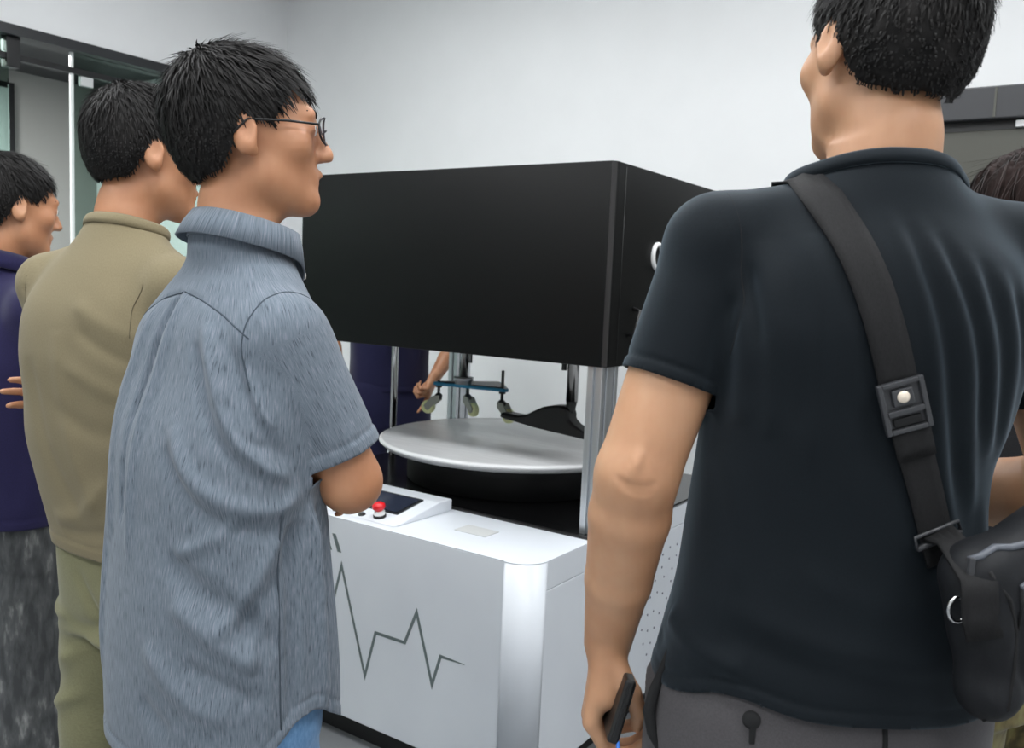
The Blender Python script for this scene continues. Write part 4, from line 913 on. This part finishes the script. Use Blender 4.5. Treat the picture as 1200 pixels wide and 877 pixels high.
RID = [([s2p(28, 1.235), s2p(36, 1.16), s2p(48, 1.10), s2p(66, 1.055), s2p(84, 1.035)], .013, .009), ([s2p(22, 1.21), s2p(30, 1.14), s2p(44, 1.08), s2p(66, 1.03)], .012, -.006),
       ([s2p(40, 1.24), s2p(50, 1.15), s2p(66, 1.09), s2p(84, 1.06)], .010, -.005), ([s2p(18, 1.10), s2p(30, 1.035), s2p(50, 1.005), s2p(76, .995), s2p(95, 1.02)], .016, .007), ([s2p(14, 1.07), s2p(30, 1.0), s2p(52, .972), s2p(80, .965)], .015, -.006),
       ([s2p(95, .98), s2p(72, .90), s2p(55, .83)], .018, -.009), ([s2p(82, .97), s2p(62, .89), s2p(46, .83)], .016, .006), ([s2p(20, .93), s2p(40, .885), s2p(60, .86), s2p(74, .80)], .022, -.008), ([s2p(25, .87), s2p(45, .83), s2p(66, .79)], .02, .006),
       ([s2p(-4, 1.268), s2p(-9, 1.20), s2p(-13, 1.10), s2p(-15, .95)], .007, -.011), ([s2p(4, 1.268), s2p(0, 1.18), s2p(-4, 1.08), s2p(-6, .90)], .012, .006), ([s2p(-22, 1.26), s2p(-28, 1.12), s2p(-30, .9)], .014, .006),
       ([s2p(10, .80), s2p(30, .74), s2p(52, .72)], .022, .005), ([s2p(86, .98), s2p(84, .85), s2p(82, .70)], .012, -.008), ([s2p(104, .99), s2p(106, .85), s2p(108, .70)], .016, .008), ([s2p(5, .72), s2p(25, .68)], .02, -.005),
       ([(.19, -.05, 1.20), (.205, -.02, 1.12), (.215, .02, 1.05)], .012, -.004), ([(.215, -.01, 1.20), (.235, .03, 1.12), (.245, .06, 1.06)], .014, .004), ([(.165, -.05, 1.13), (.175, -.01, 1.07), (.19, .05, 1.03)], .012, .005)]
RID = [(p, w * .8, a * 1.35) for p, w, a in RID] + [([s2p(112, 1.0), s2p(112, .85), s2p(113, .58)], .009, -.014), ([s2p(103, 1.0), s2p(103, .85), s2p(104, .58)], .008, .006), ([s2p(124, 1.0), s2p(124, .85), s2p(124, .58)], .008, .004)] + [([s2p(56, .99), s2p(40, .95), s2p(24, .93)], .010, .005), ([s2p(72, 1.10), s2p(58, 1.13), s2p(50, 1.18)], .007, .005), ([s2p(70, 1.075), s2p(52, 1.09), s2p(42, 1.14)], .007, -.006), ([s2p(80, .94), s2p(66, .87), s2p(60, .78)], .010, .006), ([s2p(30, .79), s2p(48, .77), s2p(64, .74)], .012, -.006), ([s2p(-30, 1.2), s2p(-34, 1.05), s2p(-36, .85), s2p(-34, .7)], .010, .006), ([s2p(66, .95), s2p(69, .82), s2p(70, .70)], .006, .004)]
SEAM = [([s2p(2, 1.272), b2(.05, 1.262), b2(.10, 1.242), b2(.148, 1.215)], .0035, -.0026), ([(-.0, -.06, 1.272), b2(-.05, 1.262), b2(-.10, 1.242), b2(-.15, 1.215)], .0035, -.0026),
        ([(.160, .045, 1.285), (.155, .0, 1.297), (.150, -.04, 1.285), (.150, -.075, 1.245), (.153, -.085, 1.20), (.165, -.075, 1.15)], .0038, -.003),
        ([s2p(78, 1.0), s2p(77, .85), s2p(76, .70)], .003, -.0022)]
nk2 = top_garment(R2, 'shirt', M['chambray'], .0038, TOR, J, {'L': (.060, .061, .80), 'R': (.061, .0615, .80)}, hem2, ((0, .028, 1.335), (0, .25, 1), .004), SEAM, RID, (.0022, 15, 15, 9), seed=8, shoulder_r=(.050, .054), hem_band=.018)
SH2 = bvh_of(nk2[3])
for p, w, a in SEAM: seam(R2, SH2, p, .0012, M['seamblue'])
rows = fold_collar('collar', M['chambray'], R2, nk2)
for k in (2, 46):
    p = Vector(rows[-1][k]) ; nn = Vector(p - Vector((0, .03, p.z))).normalized()
    MB().lathe([(0, .003), (.0045, .0028), (.0058, .001), (.0058, -.001)], 16, p + nn * .0022 + Vector((0, 0, .008)), nn).build('collar_button', M['shirtbutton'], R2)
WST = [(.66, 0, 0, .178, .112), (.74, 0, 0, .180, .115), (.80, 0, 0, .176, .112), (.88, 0, 0, .165, .105), (.96, 0, 0, .155, .098)]
trousers(R2, M['jeans'], .007, WST, J, seed=6)
shoes(R2, J, M['shoewhite'], M['sole'])
gl_ = MB()
def hp(R, t, sc, *q): return Vector((R @ (np.array(q) * sc) + t).tolist())
for s in (-1, 1):
    gl_.tube([hp(HR, HT, .985, s * (.033 + .024 * math.cos(a)), .106 - .012 * abs(math.cos(a)) * (s * math.cos(a) > 0), .001 + .019 * math.sin(a)) for a in [2 * PI * i / 24 for i in range(24)]], .0016, 6, closed=True)
    gl_.tube([hp(HR, HT, .985, s * .057, .094, .008), hp(HR, HT, .985, s * .078, .05, .010), hp(HR, HT, .985, s * .083, -.005, .012), hp(HR, HT, .985, s * .084, -.025, -.006)], .0018, 6)
gl_.tube([hp(HR, HT, .985, -.010, .107, .004), hp(HR, HT, .985, 0, .111, .007), hp(HR, HT, .985, .010, .107, .004)], .0016, 6)
gs = gl_.build('spectacles', M['blackmetal'], R2)
for s in (-1, 1):
    mb = MB(); mb.lathe([(0, .0006), (.0215, .0002), (.0215, -.0006), (0, -.0002)], 24, hp(HR, HT, .985, s * .033, .104, .001), HR @ np.array([s * .12, 1, 0])); mb.build('lens', M['lens'], gs)

# ------------------------------------------------------------------ person 3: man in the olive khaki T-shirt, behind him
J = dict(hip=(.02, .03, .80), pelvis=(.02, .035), neck=(0, .0, 1.365), shL=(-.168, -.03, 1.262), elL=(-.195, .06, .995), wrL=(.04, .20, 1.01),
         shR=(.168, -.02, 1.262), elR=(.175, .10, 1.0), wrR=(-.185, .090, 1.045), knL=(-.095, .03, .44), anL=(-.11, .0, .085), knR=(.12, .04, .44), anR=(.13, .0, .085))
K3 = 1.0645
J = {k: tuple(np.array([v[0] * K3, v[1] * K3, (1.3 + (v[2] - 1.3) * K3 if v[2] > .3 else v[2])])) if len(v) == 3 else (v[0] * K3, v[1] * K3) for k, v in J.items()}
TOR = [(.70, .02, .035, .192, .122), (.80, .015, .03, .192, .124), (.92, .005, .008, .196, .124), (1.0, 0, -.006, .198, .124), (1.07, .002, -.014, .190, .122), (1.16, .002, -.022, .190, .120), (1.235, .002, -.024, .172, .108), (1.29, 0, -.02, .128, .086), (1.34, 0, -.01, .080, .068), (1.37, 0, -.002, .066, .062), (1.40, 0, .006, .060, .058)]
TOR = [(1.3 + (t[0] - 1.3) * K3,) + tuple(q * K3 for q in t[1:]) for t in TOR]
z3 = lambda z: 1.3 + (z - 1.3) * K3
R3, HR, HT = person('man in an olive khaki T-shirt and trousers behind the man in blue-grey', (-.738, 1.65), 60, .005, J, TOR,
    (.012, .040, 1.516), (-22, -4, 0), 1.0, {'L': ((.9, .2, .2), (0, -.5, -.2), -1, RELAX, THUMB_OUT, .95), 'R': ((-.74, -.66, .12), (.5, -.75, 0), -1, [(14, 24, 14), (10, 16, 12), (10, 18, 12), (14, 20, 14)], THUMB_OUT, 1.0)}, M['skinT'], 1.0)
hair_short(R3, HR, HT, 1.0, M['hair'], seed=31)
def s3p(a, z):
    z = z3(z)
    g = lambda j: float(np.interp(z, [t[0] for t in TOR], [t[j] for t in TOR])); ca, sa = math.cos(D2R(a)), math.sin(D2R(a)); q = (abs(sa)**2.3 + abs(ca)**2.3)**(1 / 2.3); return (g(1) + g(3) * sa / q, g(2) - g(4) * ca / q, z)
RID = [([s3p(70, 1.18), s3p(40, 1.20), s3p(15, 1.24)], .014, .005), ([s3p(75, 1.14), s3p(45, 1.15), s3p(18, 1.20)], .013, -.005), ([s3p(78, 1.10), s3p(45, 1.09), s3p(10, 1.14)], .016, .005), ([s3p(60, 1.05), s3p(30, 1.02), s3p(0, 1.07)], .018, -.004),
       ([s3p(5, 1.2), s3p(10, 1.0), s3p(20, .88)], .02, .005), ([s3p(-20, 1.15), s3p(-10, .98), s3p(8, .86)], .02, -.005), ([s3p(30, .95), s3p(10, .88), s3p(-20, .86)], .016, .005), ([s3p(50, .90), s3p(20, .85), s3p(-15, .835)], .014, -.005)]
SC3 = lambda L: [([(x * K3, y * K3, z3(z)) for x, y, z in p], w, a) for p, w, a in L]
SEAM = [([(.160, .0, 1.315), (.156, -.05, 1.30), (.152, -.10, 1.25), (.16, -.11, 1.19)], .004, -.0025), ([(-.160, .0, 1.315), (-.156, -.05, 1.30), (-.152, -.10, 1.25), (-.16, -.11, 1.19)], .004, -.0025)]
nk3 = top_garment(R3, 't_shirt', M['khaki'], .005, TOR, J, {'L': (.060, .058, .72), 'R': (.060, .058, .72)}, lambda x, y: z3(.800) + 0 * x, ((0, -.002, z3(1.362)), (0, .25, 1), .004), SC3(SEAM), RID, (.002, 14, 14, 9), seed=12, shoulder_r=(.054, .060))
SH3 = bvh_of(nk3[3])
for p, w, a in SC3(SEAM): seam(R3, SH3, p, .0009, M['seamolive'])
rib_collar('collar_rib', M['khaki'], R3, nk3)
WST = [(z3(t[0]),) + tuple(q * K3 for q in t[1:]) for t in [(.64, .02, .035, .180, .112), (.72, .02, .035, .184, .118), (.80, .02, .032, .180, .116), (.88, .01, .02, .172, .110), (.96, 0, .01, .162, .104)]]
def lp3(x, y, z): return (x, y, z)
RID = [([(.13, -.07, .70), (.02, -.085, .665), (-.06, -.09, .66)], .014, -.008), ([(.12, -.06, .66), (.0, -.08, .62), (-.12, -.06, .57)], .015, .008), ([(.06, -.07, .60), (-.06, -.085, .56), (-.15, -.05, .52)], .014, -.008), ([(.05, -.06, .55), (-.07, -.07, .51), (-.15, -.04, .47)], .016, .008), ([(-.02, -.07, .77), (.03, -.08, .70), (.06, -.08, .66)], .014, -.007), ([(-.17, .0, .68), (-.13, -.06, .66), (-.06, -.09, .67)], .012, .006)]
trousers(R3, M['oliveslack'], .006, WST, J, [(p, w, a * 1.4) for p, w, a in SC3(RID)], radii=(.110, .087, .072), seed=13)
shoes(R3, J, M['shoe'], M['sole'])

# ------------------------------------------------------------------ person 4: shorter person in navy, far left
J = dict(hip=(0, 0, .76), pelvis=(0, 0), neck=(0, .0, 1.29), shL=(-.160, -.01, 1.19), elL=(-.20, .05, .95), wrL=(.0, .19, .97),
         shR=(.160, -.01, 1.19), elR=(.20, .06, .95), wrR=(-.02, .20, 1.0), knL=(-.09, .02, .42), anL=(-.10, 0, .085), knR=(.095, .02, .42), anR=(.11, 0, .085))
TOR = [(.60, 0, 0, .190, .125), (.72, 0, 0, .192, .128), (.85, 0, 0, .188, .124), (1.0, 0, -.006, .185, .118), (1.10, 0, -.01, .180, .112), (1.17, 0, -.01, .160, .100), (1.22, 0, -.006, .112, .080), (1.265, 0, .0, .072, .064), (1.295, 0, .005, .063, .060), (1.325, 0, .01, .058, .056)]
R4, HR, HT = person('person in a navy collared shirt and washed grey jeans, at the far left edge', (-1.22, 2.05), 62, .0055, J, TOR,
    (.01, .035, 1.432), (-14, -6, 0), .97, {'L': ((.9, .2, .2), (0, -.5, -.2), -1, RELAX, THUMB_OUT, .9), 'R': ((-.9, -.05, .1), (-.2, -.95, 0), -1, RELAX, THUMB_OUT, .9)}, M['skinT'], .95)
hair_short(R4, HR, HT, .97, M['hair'], seed=41, nape=-.07)
nk4 = top_garment(R4, 'shirt', M['navyshirt'], .006, TOR, J, {'L': (.060, .060, .72), 'R': (.060, .060, .72)}, lambda x, y: .700 + 0 * x, ((0, .002, 1.287), (0, .25, 1), .002), (), [([(.12, -.09, 1.1), (.14, -.09, .95), (.13, -.10, .8)], .02, .006), ([(.17, -.03, 1.0), (.17, -.05, .85), (.16, -.06, .75)], .018, -.005)], (.0025, 13, 13, 8), seed=14, shoulder_r=(.050, .058))
fold_collar('collar', M['navyshirt'], R4, nk4)
WST = [(.60, 0, 0, .170, .106), (.70, 0, 0, .166, .104), (.78, 0, 0, .158, .098), (.88, 0, 0, .146, .092)]
trousers(R4, M['greydenim'], .007, WST, J, [([(.18, -.02, .62), (.1, -.1, .58), (.02, -.09, .57)], .014, -.007), ([(.16, -.04, .55), (.08, -.1, .50), (.0, -.07, .48)], .016, .007)], radii=(.092, .085, .075), seed=15)
shoes(R4, J, M['shoewhite'], M['sole'])

# ------------------------------------------------------------------ person 5: woman with long dark hair, behind the right shoulder of person 1
J = dict(hip=(0, 0, .78), pelvis=(0, 0), neck=(0, .0, 1.31), shL=(-.150, -.005, 1.215), elL=(-.19, .05, .965), wrL=(-.06, .20, 1.02),
         shR=(.150, -.005, 1.215), elR=(.19, .05, .965), wrR=(.05, .20, 1.0), knL=(-.085, .02, .43), anL=(-.09, 0, .085), knR=(.09, .02, .43), anR=(.10, 0, .085))
TOR = [(.74, 0, 0, .170, .115), (.82, 0, 0, .168, .114), (.92, 0, 0, .152, .104), (1.02, 0, -.004, .150, .102), (1.12, 0, -.004, .158, .108), (1.18, 0, -.006, .146, .098), (1.235, 0, -.004, .100, .078), (1.285, 0, .002, .064, .060), (1.31, 0, .006, .058, .056), (1.34, 0, .01, .054, .052)]
R5, HR, HT = person('woman with long dark brown hair and patterned olive trousers, half hidden at the right edge', (.865, 1.47), 112, .0055, J, TOR,
    (0, .03, 1.438), (8, -4, 0), .95, {'L': ((.7, .5, .2), (0, -.5, -.8), -1, RELAX, THUMB_OUT, .85), 'R': ((-.7, .5, .2), (0, -.5, -.8), 1, RELAX, THUMB_OUT, .85)}, M['skinR'], .9)
S = Field(); S.frame(HR, HT, .95)
S.ell((0, -.012, .042), (.086, .108, .092), .01); S.cone((0, -.055, .01), (0, -.085, -.20), .085, .075, .05); S.cone((0, -.085, -.20), (0, -.075, -.33), .075, .035, .05)
for s in (-1, 1): S.cone((s * .070, .0, .0), (s * .082, .005, -.20), .026, .020, .03); S.cone((s * .082, .005, -.20), (s * .08, .01, -.30), .020, .010, .02)
S.ell((0, .095, -.02), (.060, .06, .085), .012, 1); S.ell((0, .03, -.125), (.058, .08, .10), .02, 1); S.frame()
V, Q = S.mesh(.005, 2); L = (V - HT) @ HR
ang = np.arctan2(L[:, 0], -L[:, 1]); V = V + normals(V, Q) * (.0022 * np.sin(ang * 34 + 3 * np.sin(L[:, 2] * 14)) + .0016 * np.sin(ang * 71 + 2.0 * np.sin(L[:, 2] * 22)))[:, None]
r_ = np.random.default_rng(55); i = r_.integers(0, len(V), 1500); P = V[i]; NN = normals(V, Q)[i]; fl = np.tile(np.array([0, -.05, -1.]), (1500, 1)) + r_.normal(0, .06, (1500, 3)); fl -= NN * (fl * NN).sum(1)[:, None]
fl /= np.maximum(np.linalg.norm(fl, axis=1), .2)[:, None]; sdv = np.cross(fl, NN); ln = r_.uniform(.04, .11, 1500); vv = []
for fr, wd, lift in ((0, 1, -.001), (.5, .9, .003), (1, .2, .002)):
    cp = P + fl * (ln * fr)[:, None] + NN * lift; vv += [cp - sdv * .0012 * wd, cp + sdv * .0012 * wd]
b_ = len(V) + 6 * np.arange(1500); qq = np.concatenate([np.stack([b_, b_ + 1, b_ + 3, b_ + 2], 1), np.stack([b_ + 2, b_ + 3, b_ + 5, b_ + 4], 1)])
quads_obj('hair', np.concatenate([V, np.stack(vv, 1).reshape(-1, 3)]), np.concatenate([Q, qq]), M['hairbrown'], R5)
nk5 = top_garment(R5, 't_shirt', M['blacktop'], .006, TOR, J, {'L': (.052, .054, .62), 'R': (.052, .054, .62)}, lambda x, y: .80 + 0 * x, ((0, .004, 1.305), (0, .25, 1), .0), (), (), (.002, 14, 14, 9), seed=17, shoulder_r=(.046, .052))
rib_collar('collar_rib', M['blacktop'], R5, nk5)
WST = [(.62, 0, 0, .168, .110), (.72, 0, 0, .168, .112), (.80, 0, 0, .156, .106), (.90, 0, 0, .14, .096)]
trousers(R5, M['camo'], .007, WST, J, radii=(.098, .088, .085), seed=18)
shoes(R5, J, M['shoewhite'], M['sole'])

# ------------------------------------------------------------------ person 6: operator in ink navy, beyond the machine's left side
J = dict(hip=(0, 0, .86), pelvis=(0, 0), neck=(0, .0, 1.43), shL=(-.175, .0, 1.34), elL=(-.285, .06, 1.075), wrL=(-.135, .17, .925),
         shR=(.175, .0, 1.34), elR=(.255, -.02, 1.07), wrR=(.225, .06, .85), knL=(-.10, .02, .47), anL=(-.11, 0, .085), knR=(.10, .02, .47), anR=(.11, 0, .085))
TOR = [(.78, 0, 0, .170, .115), (.88, 0, 0, .168, .115), (1.0, 0, 0, .165, .110), (1.12, 0, -.004, .172, .112), (1.24, 0, -.006, .178, .114), (1.32, 0, -.006, .158, .102), (1.375, 0, -.004, .105, .078), (1.425, 0, .004, .066, .062), (1.46, 0, .008, .060, .058)]
K6 = 1.09; z6 = lambda z: 1.3 + (z - 1.3) * K6
J = {k: (v[0] * K6, v[1] * K6, z6(v[2]) if v[2] > .3 else v[2]) if len(v) == 3 else (v[0] * K6, v[1] * K6) for k, v in J.items()}
TOR = [(z6(t[0]),) + tuple(q * K6 for q in t[1:]) for t in TOR]
R6, HR, HT = person('operator in an ink navy shirt reaching in beside the machine, head hidden by the hood', (-.551, 3.90), -62, .0048, J, TOR,
    (0, .03, z6(1.585)), (0, -10, 0), 1.04, {'L': ((.45, .20, -.75), (.6, -.5, .3), 1, [(4, 6, 4), (55, 70, 40), (60, 74, 42), (64, 74, 42)], THUMB_IN, .95), 'R': ((.05, .15, -1), (-1, .1, 0), -1, RELAX, THUMB_OUT, .95)}, M['skinT'], .98)
hair_short(R6, HR, HT, 1.04, M['hair'], seed=61)
nk6 = top_garment(R6, 'shirt', M['opshirt'], .006, TOR, J, {'L': (.063, .062, .62), 'R': (.063, .062, .62)}, lambda x, y: .81 + 0 * x, ((0, .004, z6(1.425)), (0, .25, 1), .0), (), [([(.06, .11, 1.1), (.05, .115, .95)], .02, .005), ([(-.06, .11, 1.1), (-.07, .115, .95)], .02, -.005)], (.003, 13, 13, 8), seed=19, shoulder_r=(.052, .058))
fold_collar('collar', M['opshirt'], R6, nk6)
WST = [(.65, 0, 0, .180, .118), (.73, 0, 0, .181, .120), (.84, 0, 0, .172, .113), (.95, 0, 0, .163, .109)]
trousers(R6, M['opshirt'], .007, WST, J, radii=(.106, .082, .068), seed=20)
shoes(R6, J, M['shoe'], M['sole'])
